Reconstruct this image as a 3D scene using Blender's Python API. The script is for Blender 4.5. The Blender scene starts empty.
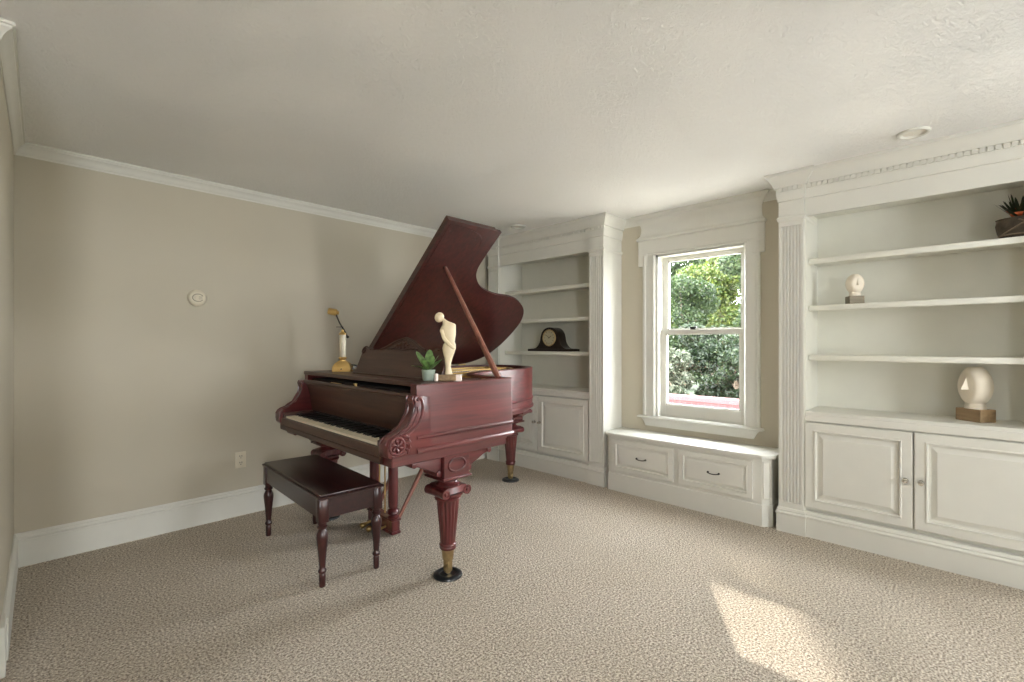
import bpy, bmesh, math, random
import numpy as np
from mathutils import Vector, Matrix
random.seed(7)
S = bpy.context.scene
COL = S.collection
PI = math.pi
R = math.radians

# ---------------------------------------------------------------- camera
cam_d = bpy.data.cameras.new('camera')
cam = bpy.data.objects.new('camera', cam_d)
COL.objects.link(cam)
F_PX = 472.4
YAW = R(44.0)
cam.location = (0, 0, 1.28)
cam.rotation_euler = (R(90), 0, YAW - R(90))
cam_d.sensor_width = 36.0
cam_d.lens = F_PX / 1024 * 36.0
cam_d.shift_y = (344.35 - 341) / 1024
cam_d.clip_start = 0.01
S.camera = cam

# ---------------------------------------------------------------- world, sun, window light
S.view_settings.view_transform = 'Standard'
S.view_settings.look = 'None'
S.view_settings.exposure = 0.28
S.view_settings.gamma = 1.0
S.view_settings.use_curve_mapping = False
w = bpy.data.worlds.new('sky')
S.world = w
w.use_nodes = True
bg = w.node_tree.nodes['Background']
bg.inputs[0].default_value = (0.93, 0.97, 1.0, 1)
bg.inputs[1].default_value = 26.0

def lamp(name, kind, loc, direction, energy, color=(1, 1, 1), size=None):
    d = bpy.data.lights.new(name, kind)
    o = bpy.data.objects.new(name, d)
    COL.objects.link(o)
    o.location = loc
    o.rotation_euler = Vector(direction).to_track_quat('-Z', 'Y').to_euler()
    d.energy = energy
    d.color = color
    if size:
        d.shape = 'RECTANGLE'
        d.size, d.size_y = size
    return o

SUN_DIR = (-0.85 * math.cos(R(40.5)), -0.53 * math.cos(R(40.5)), -math.sin(R(40.5)))
sun = lamp('sun', 'SUN', (14, 9, 14), SUN_DIR, 6.0, (1.0, 0.93, 0.82))
sun.data.angle = R(0.6)
# daylight enters through the seen window and unseen ones added for fill; the portals only help the sampling of the sky
ADDED_FRONT_WINDOWS = [(-1.6, -0.7), (2.0, 2.65)]  # invented openings behind the camera, added to light the room
ADDED_SIDE_WINDOW = (-2.0, -1.2)
FZ0, FZ1 = 0.75, 2.15
for q in [((4.13, 1.625, 1.4), (-1, 0, 0), (0.9, 1.6)), ((4.13, sum(ADDED_SIDE_WINDOW) / 2, 1.36), (-1, 0, 0), (1.4, 1.44))] + [(((a + c) / 2, -2.78, (FZ0 + FZ1) / 2), (0, 1, 0), (c - a, FZ1 - FZ0)) for a, c in ADDED_FRONT_WINDOWS]:
    p = lamp('window_portal', 'AREA', q[0], q[1], 1, (1, 1, 1), q[2])
    p.data.cycles.is_portal = True

S.cycles.use_denoising = True
S.cycles.max_bounces = 10
S.cycles.diffuse_bounces = 6
S.cycles.sample_clamp_indirect = 6.0
S.cycles.caustics_reflective = False
S.cycles.caustics_refractive = False

# ---------------------------------------------------------------- materials
def srgb(r, g, b):
    f = lambda c: (c / 255 / 12.92) if c / 255 <= 0.04045 else ((c / 255 + 0.055) / 1.055) ** 2.4
    return (f(r), f(g), f(b), 1)

class NT:
    def __init__(s, name):
        s.m = bpy.data.materials.new(name)
        s.m.use_nodes = True
        s.t = s.m.node_tree
        s.p = s.t.nodes['Principled BSDF']
        s.out = s.t.nodes['Material Output']
    def n(s, kind, **kw):
        nd = s.t.nodes.new(kind)
        for k, v in kw.items():
            if k in nd.inputs.keys():
                nd.inputs[k].default_value = v
            else:
                setattr(nd, k, v)
        return nd
    def l(s, a, b):
        s.t.links.new(a, b)
    def set(s, **kw):
        for k, v in kw.items():
            s.p.inputs[k.replace('_', ' ')].default_value = v
    def coords(s, scale=(1, 1, 1), kind='Object'):
        tc = s.n('ShaderNodeTexCoord')
        mp = s.n('ShaderNodeMapping')
        mp.inputs['Scale'].default_value = scale
        s.l(tc.outputs[kind], mp.inputs['Vector'])
        return mp.outputs['Vector']
    def ramp(s, fac, stops):
        r = s.n('ShaderNodeValToRGB')
        e = r.color_ramp.elements
        while len(e) < len(stops):
            e.new(0.5)
        for i, (p, c) in enumerate(stops):
            e[i].position = p
            e[i].color = c
        s.l(fac, r.inputs['Fac'])
        return r.outputs['Color']
    def bump(s, height, strength, dist=0.01):
        b = s.n('ShaderNodeBump', Strength=strength, Distance=dist)
        s.l(height, b.inputs['Height'])
        s.l(b.outputs['Normal'], s.p.inputs['Normal'])

def plain(name, col, rough=0.5, metal=0.0, var=0.06, vscale=9.0, bump=0.0, bscale=60.0, coat=0.0, spec=0.5):
    t = NT(name)
    t.set(Roughness=rough, Metallic=metal)
    t.p.inputs['Coat Weight'].default_value = coat
    t.p.inputs['Specular IOR Level'].default_value = spec
    v = t.coords()
    nz = t.n('ShaderNodeTexNoise', Scale=vscale, Detail=4.0)
    t.l(v, nz.inputs['Vector'])
    a = tuple(max(0, c * (1 - var)) for c in col[:3]) + (1,)
    b = tuple(min(1, c * (1 + var)) for c in col[:3]) + (1,)
    t.l(t.ramp(nz.outputs['Fac'], [(0.3, a), (0.7, b)]), t.p.inputs['Base Color'])
    if bump:
        n2 = t.n('ShaderNodeTexNoise', Scale=bscale, Detail=6.0)
        t.l(v, n2.inputs['Vector'])
        t.bump(n2.outputs['Fac'], bump, 0.004)
    return t.m

def wood(name, dark, light, axis, rough=0.32, coat=0.28, scale=1.0):
    t = NT(name)
    t.set(Roughness=rough)
    t.p.inputs['Coat Weight'].default_value = coat
    t.p.inputs['Coat Roughness'].default_value = 0.16
    sc = [34.0 * scale] * 3
    sc[axis] = 1.6 * scale
    v = t.coords(tuple(sc))
    nz = t.n('ShaderNodeTexNoise', Scale=1.0, Detail=7.0, Roughness=0.62, Distortion=0.35)
    t.l(v, nz.inputs['Vector'])
    mid = tuple((a + b) / 2 for a, b in zip(dark, light))
    t.l(t.ramp(nz.outputs['Fac'], [(0.32, dark), (0.52, mid), (0.72, light)]), t.p.inputs['Base Color'])
    t.bump(nz.outputs['Fac'], 0.06, 0.002)
    return t.m

MD, ML = (0.048, 0.0085, 0.0085, 1), (0.150, 0.026, 0.026, 1)
M = {}
M['mah_x'] = wood('mahogany_along', MD, ML, 0)
M['mah_y'] = wood('mahogany_across', (0.030, 0.010, 0.006, 1), (0.088, 0.031, 0.017, 1), 1, 0.4, 0.12)
M['mah_z'] = wood('mahogany_upright', MD, ML, 2)
M['lid'] = wood('mahogany_lid', (0.018, 0.0045, 0.0045, 1), (0.072, 0.014, 0.013, 1), 1, 0.34, 0.15)
M['prop'] = wood('mahogany_prop', (0.16, 0.055, 0.035, 1), (0.30, 0.12, 0.08, 1), 2)
M['bench'] = wood('bench_wood', (0.012, 0.0035, 0.0035, 1), (0.042, 0.010, 0.009, 1), 1, 0.34, 0.2)
M['bench_z'] = wood('bench_leg_wood', (0.016, 0.004, 0.004, 1), (0.052, 0.011, 0.010, 1), 2, 0.32, 0.3)
M['brownblock'] = wood('oak_block', (0.20, 0.125, 0.06, 1), (0.37, 0.25, 0.135, 1), 1, 0.5, 0.0)
M['greyblock'] = wood('walnut_block', (0.15, 0.125, 0.08, 1), (0.25, 0.21, 0.14, 1), 1, 0.5, 0.0)
M['clock'] = wood('dark_clock_wood', (0.008, 0.005, 0.004, 1), (0.025, 0.014, 0.011, 1), 1, 0.3, 0.4)
M['white'] = plain('white_paint', srgb(214, 213, 205), 0.42, var=0.015)
M['shelfwhite'] = plain('shelf_paint', srgb(222, 221, 211), 0.45, var=0.015)
M['wall'] = plain('taupe_wall_paint', srgb(189, 182, 165), 0.75, var=0.02, vscale=2.0, bump=0.08, bscale=220)
M['ivory'] = plain('ivory_key', srgb(232, 222, 198), 0.3, var=0.02)
M['ebony'] = plain('ebony_key', (0.008, 0.008, 0.008, 1), 0.3, var=0.1)
M['black'] = plain('black_rubber', (0.012, 0.014, 0.016, 1), 0.3, var=0.1, coat=0.3)
M['brass'] = plain('brass', (0.72, 0.50, 0.20, 1), 0.28, metal=1.0, var=0.06)
M['dullbrass'] = plain('aged_brass', (0.48, 0.36, 0.19, 1), 0.38, metal=1.0, var=0.15, vscale=40)
M['gold'] = plain('gold_plate_paint', (0.46, 0.29, 0.09, 1), 0.4, metal=0.5, var=0.1)
M['steel'] = plain('steel', (0.62, 0.60, 0.56, 1), 0.25, metal=1.0, var=0.05)
M['darkmetal'] = plain('dark_metal', (0.05, 0.045, 0.04, 1), 0.35, metal=0.9, var=0.1)
M['soundboard'] = wood('spruce_soundboard', (0.30, 0.17, 0.06, 1), (0.48, 0.30, 0.12, 1), 0, 0.4, 0.2)
M['felt'] = plain('dark_felt', (0.02, 0.012, 0.010, 1), 0.9)
M['marble'] = plain('white_marble', srgb(205, 196, 172), 0.3, var=0.12, vscale=30)
M['ceramic'] = plain('cream_ceramic', srgb(228, 219, 202), 0.62, var=0.03)
M['statue'] = plain('cream_resin', srgb(226, 210, 178), 0.36, var=0.03)
M['pot'] = plain('pale_green_pot', srgb(158, 172, 158), 0.5, var=0.05, vscale=40)
M['soil'] = plain('soil', (0.03, 0.02, 0.014, 1), 0.95, var=0.4, vscale=80)
M['leaf'] = plain('houseplant_leaf', (0.25, 0.40, 0.15, 1), 0.35, var=0.6, vscale=35, coat=0.2)
M['spike'] = plain('spiky_leaf', (0.030, 0.045, 0.018, 1), 0.5, var=0.4, vscale=40)
M['orange'] = plain('orange_bract', (0.50, 0.10, 0.03, 1), 0.5, var=0.3, vscale=60)
M['basket'] = plain('brown_planter', (0.060, 0.045, 0.030, 1), 0.8, var=0.5, vscale=25, bump=0.5, bscale=40)
M['rope'] = plain('rope', (0.16, 0.12, 0.08, 1), 0.9, var=0.2, vscale=80)
M['plastic'] = plain('ivory_plastic', srgb(214, 206, 186), 0.45, var=0.02)
M['plasticdark'] = plain('slot_dark', (0.03, 0.027, 0.022, 1), 0.6)
M['grille'] = plain('grey_grille', srgb(150, 146, 128), 0.6)
M['dial'] = plain('clock_dial', srgb(172, 164, 138), 0.4, var=0.04, vscale=60)
M['card'] = plain('white_card', srgb(240, 228, 222), 0.5, var=0.02)
M['lens'] = plain('frosted_lens', srgb(225, 222, 212), 0.6, var=0.01)
M['bark'] = plain('bark', (0.13, 0.10, 0.07, 1), 0.9, var=0.4, vscale=15, bump=0.6, bscale=30)
M['brick'] = None

# carpet
t = NT('beige_carpet')
t.set(Roughness=0.95)
t.p.inputs['Specular IOR Level'].default_value = 0.1
t.p.inputs['Sheen Weight'].default_value = 0.15
v = t.coords()
n1 = t.n('ShaderNodeTexNoise', Scale=105.0, Detail=5.0, Roughness=0.7)
n2 = t.n('ShaderNodeTexNoise', Scale=1.7, Detail=3.0)
t.l(v, n1.inputs['Vector']); t.l(v, n2.inputs['Vector'])
c1 = t.ramp(n1.outputs['Fac'], [(0.35, srgb(84, 70, 58)), (0.5, srgb(203, 188, 169)), (0.62, srgb(255, 247, 233))])
c2 = t.ramp(n2.outputs['Fac'], [(0.3, (0.90, 0.89, 0.86, 1)), (0.7, (1, 1, 1, 1))])
mx = t.n('ShaderNodeMix', data_type='RGBA', blend_type='MULTIPLY')
mx.inputs[0].default_value = 1.0
t.l(c1, mx.inputs[6]); t.l(c2, mx.inputs[7])
t.l(mx.outputs[2], t.p.inputs['Base Color'])
t.bump(n1.outputs['Fac'], 1.0, 0.02)
M['carpet'] = t.m

# ceiling: brushed stipple plaster
t = NT('stippled_ceiling')
t.set(Roughness=0.85)
t.p.inputs['Base Color'].default_value = srgb(247, 246, 243)
v = t.coords()
n1 = t.n('ShaderNodeTexNoise', Scale=38.0, Detail=8.0, Roughness=0.7, Distortion=1.2)
n2 = t.n('ShaderNodeTexNoise', Scale=2.2, Detail=3.0)
t.l(v, n1.inputs['Vector']); t.l(v, n2.inputs['Vector'])
mm = t.n('ShaderNodeMath', operation='MULTIPLY')
t.l(n1.outputs['Fac'], mm.inputs[0]); t.l(n2.outputs['Fac'], mm.inputs[1])
t.bump(mm.outputs[0], 0.9, 0.034)
M['ceiling'] = t.m

# glass pane: clear, slightly reflective
t = NT('window_glass')
tr = t.n('ShaderNodeBsdfTransparent')
gl = t.n('ShaderNodeBsdfGlossy', Roughness=0.02)
ms = t.n('ShaderNodeMixShader')
ms.inputs[0].default_value = 0.05
t.l(tr.outputs[0], ms.inputs[1]); t.l(gl.outputs[0], ms.inputs[2])
t.l(ms.outputs[0], t.out.inputs['Surface'])
M['glass'] = t.m

# tree leaves
def leafmat(name, stops):
    t = NT(name)
    g = t.n('ShaderNodeNewGeometry')
    c = t.ramp(g.outputs['Random Per Island'], stops)
    t.l(c, t.p.inputs['Base Color'])
    t.set(Roughness=0.55)
    tl = t.n('ShaderNodeBsdfTranslucent')
    t.l(c, tl.inputs['Color'])
    ms = t.n('ShaderNodeMixShader')
    ms.inputs[0].default_value = 0.4
    t.l(t.p.outputs[0], ms.inputs[1]); t.l(tl.outputs[0], ms.inputs[2])
    t.l(ms.outputs[0], t.out.inputs['Surface'])
    return t.m
M['leaf_bright'] = leafmat('bright_tree_leaves', [(0.0, (0.021, 0.045, 0.006, 1)), (0.5, (0.054, 0.084, 0.011, 1)), (1.0, (0.112, 0.127, 0.019, 1))])
M['leaf_mid'] = leafmat('green_tree_leaves', [(0.0, (0.009, 0.023, 0.006, 1)), (0.6, (0.026, 0.048, 0.013, 1)), (1.0, (0.054, 0.077, 0.024, 1))])
M['leaf_dark'] = leafmat('dark_shrub_leaves', [(0.0, (0.005, 0.013, 0.004, 1)), (0.6, (0.013, 0.027, 0.009, 1)), (1.0, (0.038, 0.055, 0.022, 1))])
M['leaf_pale'] = leafmat('pale_shrub_leaves', [(0.0, (0.025, 0.039, 0.021, 1)), (0.5, (0.073, 0.087, 0.054, 1)), (1.0, (0.126, 0.132, 0.089, 1))])
M['bounce_slab'] = plain('pale_bounce_slab', srgb(226, 222, 212), 0.8, var=0.06, vscale=3)  # for the added slab that bounces daylight indoors
M['grass'] = plain('lawn', (0.03, 0.045, 0.02, 1), 0.9, var=0.3, vscale=4)
t = NT('red_brick')
t.set(Roughness=0.85)
v = t.coords((1, 1, 1))
br = t.n('ShaderNodeTexBrick', Scale=3.2)
br.inputs['Color1'].default_value = srgb(90, 44, 46)
br.inputs['Color2'].default_value = srgb(100, 56, 58)
br.inputs['Mortar'].default_value = srgb(98, 76, 76)
sp = t.n('ShaderNodeSeparateXYZ'); cb = t.n('ShaderNodeCombineXYZ')
t.l(v, sp.inputs[0]); t.l(sp.outputs[1], cb.inputs[0]); t.l(sp.outputs[2], cb.inputs[1])
t.l(cb.outputs[0], br.inputs['Vector'])
t.l(br.outputs['Color'], t.p.inputs['Base Color'])
M['brick'] = t.m
M['capstone'] = plain('pink_capstone', srgb(78, 46, 48), 0.8, var=0.1, vscale=6)

# ---------------------------------------------------------------- mesh helpers
ROOT = {}
def BM():
    return bmesh.new()

def tag(o, label=None, cat=None, group=None, kind=None):
    if label: o['label'] = label
    if cat: o['category'] = cat
    if group: o['group'] = group
    if kind: o['kind'] = kind
    return o

def thing(name, label, cat, loc, rotz=0.0, group=None, kind=None):
    o = bpy.data.objects.new(name, None)
    COL.objects.link(o)
    o.empty_display_size = 0.1
    o.location = loc
    o.rotation_euler = (0, 0, rotz)
    ROOT[o.name] = Matrix.Translation(Vector(loc)) @ Matrix.Rotation(rotz, 4, 'Z')
    return tag(o, label, cat, group, kind)

def obj(name, bm, mat, parent=None, smooth=32, local=False, label=None, loc=None):
    """link bm as one mesh; geometry written in room coordinates unless local."""
    if parent is not None and not local:
        bm.transform(ROOT[parent.name].inverted())
    if loc is not None:
        bm.transform(Matrix.Translation(-Vector(loc)))
    bmesh.ops.recalc_face_normals(bm, faces=bm.faces)
    me = bpy.data.meshes.new(name)
    bm.to_mesh(me)
    bm.free()
    if smooth:
        for p in me.polygons:
            p.use_smooth = True
        me.set_sharp_from_angle(angle=R(smooth))
    me.materials.append(mat)
    o = bpy.data.objects.new(name, me)
    COL.objects.link(o)
    if parent is not None:
        o.parent = parent
        ROOT[o.name] = ROOT[parent.name]
    elif loc is not None:
        o.location = loc
    if o.name not in ROOT:
        ROOT[o.name] = Matrix.Translation(Vector(loc)) if loc is not None else Matrix.Identity(4)
    if label:
        o['label'] = label
    return o

def struct(name, bm, mat, **k):
    return tag(obj(name, bm, mat, **k), kind='structure')

def merge(bm, other):
    me = bpy.data.meshes.new('tmp')
    other.to_mesh(me)
    other.free()
    bm.from_mesh(me)
    bpy.data.meshes.remove(me)

def box(bm, x0, x1, y0, y1, z0, z1, bev=0.0, seg=1):
    b = bmesh.new()
    bmesh.ops.create_cube(b, size=1.0)
    for v in b.verts:
        v.co = Vector(((x0 + x1) / 2 + v.co.x * (x1 - x0), (y0 + y1) / 2 + v.co.y * (y1 - y0), (z0 + z1) / 2 + v.co.z * (z1 - z0)))
    if bev:
        bmesh.ops.bevel(b, geom=b.edges[:], offset=bev, segments=seg, affect='EDGES', profile=0.5)
    merge(bm, b)

def rings(bm, loops, cap0=True, cap1=True, closed=True):
    """loft a list of equally long vertex loops"""
    vs = [[bm.verts.new(p) for p in lp] for lp in loops]
    n = len(vs[0])
    for a, b in zip(vs, vs[1:]):
        for i in range(n if closed else n - 1):
            j = (i + 1) % n
            try:
                bm.faces.new((a[i], a[j], b[j], b[i]))
            except ValueError:
                pass
    if cap0: bm.faces.new(vs[0][::-1])
    if cap1: bm.faces.new(vs[-1])
    return vs

def lathe(bm, prof, c, axis='z', seg=24, squash=(1, 1), flutes=None):
    """prof: list of (radius, height); optional flutes=(n, depth, i0, i1)"""
    cx, cy, cz = c
    loops = []
    for k, (r, h) in enumerate(prof):
        lp = []
        for i in range(seg):
            a = 2 * PI * i / seg
            rr = max(r, 1e-4)
            if flutes and flutes[2] <= k <= flutes[3]:
                rr -= flutes[1] * r * (0.5 - 0.5 * math.cos(a * flutes[0]))
            u, vv = rr * math.cos(a) * squash[0], rr * math.sin(a) * squash[1]
            if axis == 'z': lp.append((cx + u, cy + vv, cz + h))
            elif axis == 'x': lp.append((cx + h, cy + u, cz + vv))
            else: lp.append((cx + u, cy + h, cz + vv))
        loops.append(lp)
    rings(bm, loops)

def prism(bm, poly, a0, a1, axis='z', bev=0.0):
    """extrude a 2-D polygon. axis z: (x,y); axis y: (x,z); axis x: (y,z)"""
    b = bmesh.new()
    def P(p, a):
        return {'z': (p[0], p[1], a), 'y': (p[0], a, p[1]), 'x': (a, p[0], p[1])}[axis]
    lo = [b.verts.new(P(p, a0)) for p in poly]
    hi = [b.verts.new(P(p, a1)) for p in poly]
    n = len(poly)
    f0 = b.faces.new(lo[::-1]); f1 = b.faces.new(hi)
    for i in range(n):
        j = (i + 1) % n
        b.faces.new((lo[i], lo[j], hi[j], hi[i]))
    if bev:
        es = list(f0.edges) + list(f1.edges)
        bmesh.ops.bevel(b, geom=es, offset=bev, segments=2, affect='EDGES', profile=0.5)
    merge(bm, b)

def tube(bm, pts, rad, seg=8, closed=False, sx=1.0):
    pts = [Vector(p) for p in pts]
    n = len(pts)
    rads = rad if isinstance(rad, (list, tuple)) else [rad] * n
    loops = []
    up = None
    for i, p in enumerate(pts):
        a = pts[i - 1] if (i > 0 or closed) else p
        b = pts[(i + 1) % n] if (i < n - 1 or closed) else p
        d = (b - a).normalized()
        if up is None:
            up = Vector((0, 0, 1)) if abs(d.z) < 0.9 else Vector((1, 0, 0))
        s = d.cross(up).normalized()
        up = s.cross(d).normalized()
        loops.append([p + (s * math.cos(2 * PI * k / seg) * sx + up * math.sin(2 * PI * k / seg)) * rads[i] for k in range(seg)])
    if closed:
        loops.append(loops[0])
        rings(bm, loops, False, False)
        bmesh.ops.remove_doubles(bm, verts=bm.verts, dist=1e-6)
    else:
        rings(bm, loops)

def mold(bm, path, prof, close_back=None, closed=False):
    """sweep profile (p,z) along a plan path; p is measured to the RIGHT of travel. mitred corners."""
    pts = [Vector((x, y)) for x, y in path]
    n = len(pts)
    loops = []
    for i in range(n):
        def nrm(a, b):
            d = (b - a).normalized()
            return Vector((d.y, -d.x))
        ns = []
        if i > 0 or closed: ns.append(nrm(pts[i - 1], pts[i]))
        if i < n - 1 or closed: ns.append(nrm(pts[i], pts[(i + 1) % n]))
        if len(ns) == 2:
            m = ns[0] + ns[1]
            m = m / max(0.15, m.dot(ns[0]))
        else:
            m = ns[0]
        loops.append([(pts[i].x + m.x * p, pts[i].y + m.y * p, z) for p, z in prof])
    if closed:
        loops.append(loops[0])
        rings(bm, loops, False, False, closed=True)
        bmesh.ops.remove_doubles(bm, verts=bm.verts, dist=1e-6)
    else:
        rings(bm, loops, True, True, closed=True)

def panel(bm, o, d, width, z0, z1, thick, prof):
    """raised-panel front. o=(x,y) start on the face plane, d=unit direction along it, outward normal on the right of d."""
    nx, ny = d[1], -d[0]
    loops = []
    for ins, dep in prof:
        lp = []
        for a, z in ((ins, z0 + ins), (width - ins, z0 + ins), (width - ins, z1 - ins), (ins, z1 - ins)):
            lp.append((o[0] + d[0] * a + nx * dep, o[1] + d[1] * a + ny * dep, z))
        loops.append(lp)
    rings(bm, loops)

def fillet(poly, idx, r, n=5):
    """round corner idx of a polygon"""
    out = []
    for i, p in enumerate(poly):
        if i in idx:
            rr = idx[i]
            a, b, c = Vector(poly[i - 1]), Vector(p), Vector(poly[(i + 1) % len(poly)])
            u, v2 = (a - b).normalized(), (c - b).normalized()
            ang = u.angle(v2)
            tt = rr / math.tan(ang / 2)
            p0, p1 = b + u * tt, b + v2 * tt
            for k in range(n + 1):
                s = k / n
                out.append(tuple((p0 * (1 - s) + b * s) * (1 - s) + (b * (1 - s) + p1 * s) * s))
        else:
            out.append(tuple(p))
    return out

def smoothpath(pts, n=6, closed=False):
    """Catmull-Rom through points (tuples of any size)"""
    P = [np.array(p, float) for p in pts]
    out = []
    m = len(P)
    for i in range(m - 1 if not closed else m):
        p0 = P[i - 1] if (i > 0 or closed) else P[i]
        p1, p2 = P[i], P[(i + 1) % m]
        p3 = P[(i + 2) % m] if (i + 2 < m or closed) else p2
        for k in range(n):
            s = k / n
            out.append(tuple(0.5 * ((2 * p1) + (-p0 + p2) * s + (2 * p0 - 5 * p1 + 4 * p2 - p3) * s * s + (-p0 + 3 * p1 - 3 * p2 + p3) * s ** 3)))
    if not closed:
        out.append(tuple(P[-1]))
    return out

# ================================================================ ROOM SHELL
H = 2.44
XW = 3.93       # alcove wall face
XS = 4.02       # wall face behind the bookcases
YA = 3.93       # wall behind the piano
WY0, WY1, WZ0, WZ1 = 1.245, 2.01, 0.62, 2.078     # window opening

b = BM(); box(b, -3.6, 4.2, -2.75, 4.1, -0.1, 0.0); struct('floor', b, M['carpet'], smooth=0)
b = BM(); box(b, -3.6, 4.2, -2.75, 4.1, H, H + 0.1); struct('ceiling', b, M['ceiling'], smooth=0)
b = BM(); box(b, -0.2, 4.2, YA, YA + 0.15, 0, H); struct('wall_back', b, M['wall'], smooth=0)
# window wall: thicker between the two bookcases, with the opening
b = BM()
box(b, XW, 4.10, 0.86, WY0, 0, H); box(b, XW, 4.10, WY1, 2.42, 0, H)
box(b, XW, 4.10, WY0, WY1, 0, WZ0); box(b, XW, 4.10, WY0, WY1, WZ1, H)
box(b, XS, 4.10, 2.42, YA, 0, H); box(b, XS, 4.10, ADDED_SIDE_WINDOW[1], 0.86, 0, H); box(b, XS, 4.10, -2.6, ADDED_SIDE_WINDOW[0], 0, H)
box(b, XS, 4.10, *ADDED_SIDE_WINDOW, 0, 0.64); box(b, XS, 4.10, *ADDED_SIDE_WINDOW, 2.08, H)
struct('wall_right', b, M['wall'], smooth=0)
# short stub of the left wall, slightly out of square, with its end turned to the next room
b = BM(); prism(b, [(-0.036, YA), (-0.065, 2.52), (-0.2, 2.52), (-0.2, YA)], 0, H); struct('wall_left', b, M['wall'], smooth=0)
# rest of the open space the camera stands in
b = BM(); box(b, -3.6, -0.2, YA, YA + 0.15, 0, H); box(b, -3.75, -3.6, -2.6, YA + 0.15, 0, H); struct('wall_far', b, M['wall'], smooth=0)
def wall_front(x0, x1, holes):
    b = BM()
    edges = [x0] + [e for h in holes for e in h] + [x1]
    for i in range(0, len(edges), 2):
        box(b, edges[i], edges[i + 1], -2.75, -2.6, 0, H)
    for h0, h1 in holes:
        box(b, h0, h1, -2.75, -2.6, 0, FZ0); box(b, h0, h1, -2.75, -2.6, FZ1, H)
    struct('wall_front', b, M['wall'], smooth=0)
wall_front(-3.75, 4.10, ADDED_FRONT_WINDOWS)
for k, (h0, h1) in enumerate(ADDED_FRONT_WINDOWS):
    b = BM()
    box(b, h0 - 0.1, h0, -2.6, -2.575, FZ0 - 0.1, FZ1 + 0.1); box(b, h1, h1 + 0.1, -2.6, -2.575, FZ0 - 0.1, FZ1 + 0.1)
    box(b, h0, h1, -2.6, -2.575, FZ1, FZ1 + 0.1); box(b, h0, h1, -2.6, -2.575, FZ0 - 0.1, FZ0)
    zm = (FZ0 + FZ1) / 2
    for z in (FZ0, zm - 0.02, FZ1 - 0.04): box(b, h0, h1, -2.70, -2.66, z, z + 0.04)
    for xx in (h0, h1 - 0.04): box(b, xx, xx + 0.04, -2.70, -2.66, FZ0, FZ1)
    struct('window_%d' % (k + 2), b, M['white'], smooth=0)  # unseen window, added only to let in fill daylight

b = BM()
h0, h1 = ADDED_SIDE_WINDOW
box(b, 3.995, XS, h0 - 0.1, h0, 0.54, 2.18); box(b, 3.995, XS, h1, h1 + 0.1, 0.54, 2.18)
box(b, 3.995, XS, h0, h1, 2.08, 2.18); box(b, 3.98, XS, h0, h1, 0.54, 0.64)
for z in (0.64, 1.34, 2.04): box(b, 4.05, 4.08, h0, h1, z, z + 0.04)
for yy in (h0, h1 - 0.04, (h0 + h1) / 2 - 0.04): box(b, 4.05, 4.08, yy, yy + 0.04, 0.64, 2.08)
struct('window_4', b, M['white'], smooth=0)  # unseen side window, added to brighten the ceiling and floor

# crown mouldings
CR = [(0, H), (0, H - 0.074), (0.006, H - 0.074), (0.006, H - 0.064), (0.012, H - 0.058), (0.016, H - 0.045), (0.026, H - 0.03), (0.038, H - 0.02), (0.040, H - 0.012), (0.047, H - 0.010), (0.047, H)]
b = BM(); mold(b, [(-0.036, YA), (3.63, YA)], CR); struct('trim_1', b, M['white'])
b = BM(); mold(b, [(-0.2, 2.52), (-0.065, 2.52), (-0.036, YA)], CR); struct('trim_2', b, M['white'])
b = BM(); mold(b, [(XW, 2.34), (XW, 0.945)], CR); struct('trim_3', b, M['white'])
BBP = [(0, 0), (0.018, 0), (0.018, 0.148), (0.014, 0.152), (0.017, 0.158), (0.017, 0.166), (0.010, 0.176), (0.012, 0.181), (0.006, 0.193), (0, 0.194)]
b = BM(); mold(b, [(-0.036, YA), (3.61, YA)], BBP); struct('baseboard_back', b, M['white'])
b = BM(); mold(b, [(-0.059, 2.80), (-0.036, YA)], BBP); struct('baseboard_left', b, M['white'])
# plinth block and casing at the end of the left wall
b = BM()
box(b, -0.075, -0.046, 2.66, 2.80, 0, 0.195, 0.003)
struct('trim_4', b, M['white'])

# ================================================================ WINDOW
win = thing('window_1', None, None, (XW, 1.6275, 0), kind='structure')
yo0, yo1 = 1.145, 2.125      # casing outside
b = BM()
CAS = [(0, 0), (0.022, 0), (0.026, 0.008), (0.026, 0.022), (0.016, 0.03), (0.016, 0.085), (0.020, 0.092), (0.020, 0.104), (0.010, 0.115), (0, 0.115)]
# casing sides as extruded profiles (thickness to the room, distance from outside edge)
for side in (0, 1):
    poly = [(XW - p, (yo1 - dd) if side else (yo0 + dd)) for p, dd in CAS]
    prism(b, poly, 0.64, 2.076)
box(b, XW - 0.0165, XW, yo0 + 0.002, yo1 - 0.002, 2.075, 2.22)
box(b, XW - 0.024, XW, WY0 - 0.012, WY1 + 0.012, 2.075, 2.088, 0.002)
obj('casing', b, M['white'], win)
# header: ears, flat board, bead, cove and crown
b = BM()
E0, E1 = 1.112, 2.172
box(b, XW - 0.020, XW, E0, 1.20, 1.985, 2.235, 0.002)
box(b, XW - 0.020, XW, E1 - 0.088, E1, 1.985, 2.235, 0.002)
box(b, XW - 0.021, XW, 1.15, 2.13, 2.095, 2.235, 0.002)
hp = [(0, 2.215), (0.004, 2.215), (0.010, 2.222), (0.010, 2.232), (0.004, 2.240), (-0.004, 2.246), (-0.016, 2.262), (-0.022, 2.290), (-0.024, 2.32), (-0.021, 2.348), (-0.012, 2.372), (0.006, 2.394), (0.014, 2.400), (0.014, 2.408), (0.032, 2.425), (0.042, 2.430), (0.042, 2.4398), (0, 2.4398)]
mold(b, [(XW, E1), (XW - 0.03, E1), (XW - 0.03, E0), (XW, E0)], [(p, z) for p, z in hp][1:-1] + [(-0.029, 2.4398), (-0.029, 2.215)])
obj('header', b, M['white'], win)
b = BM()
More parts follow.
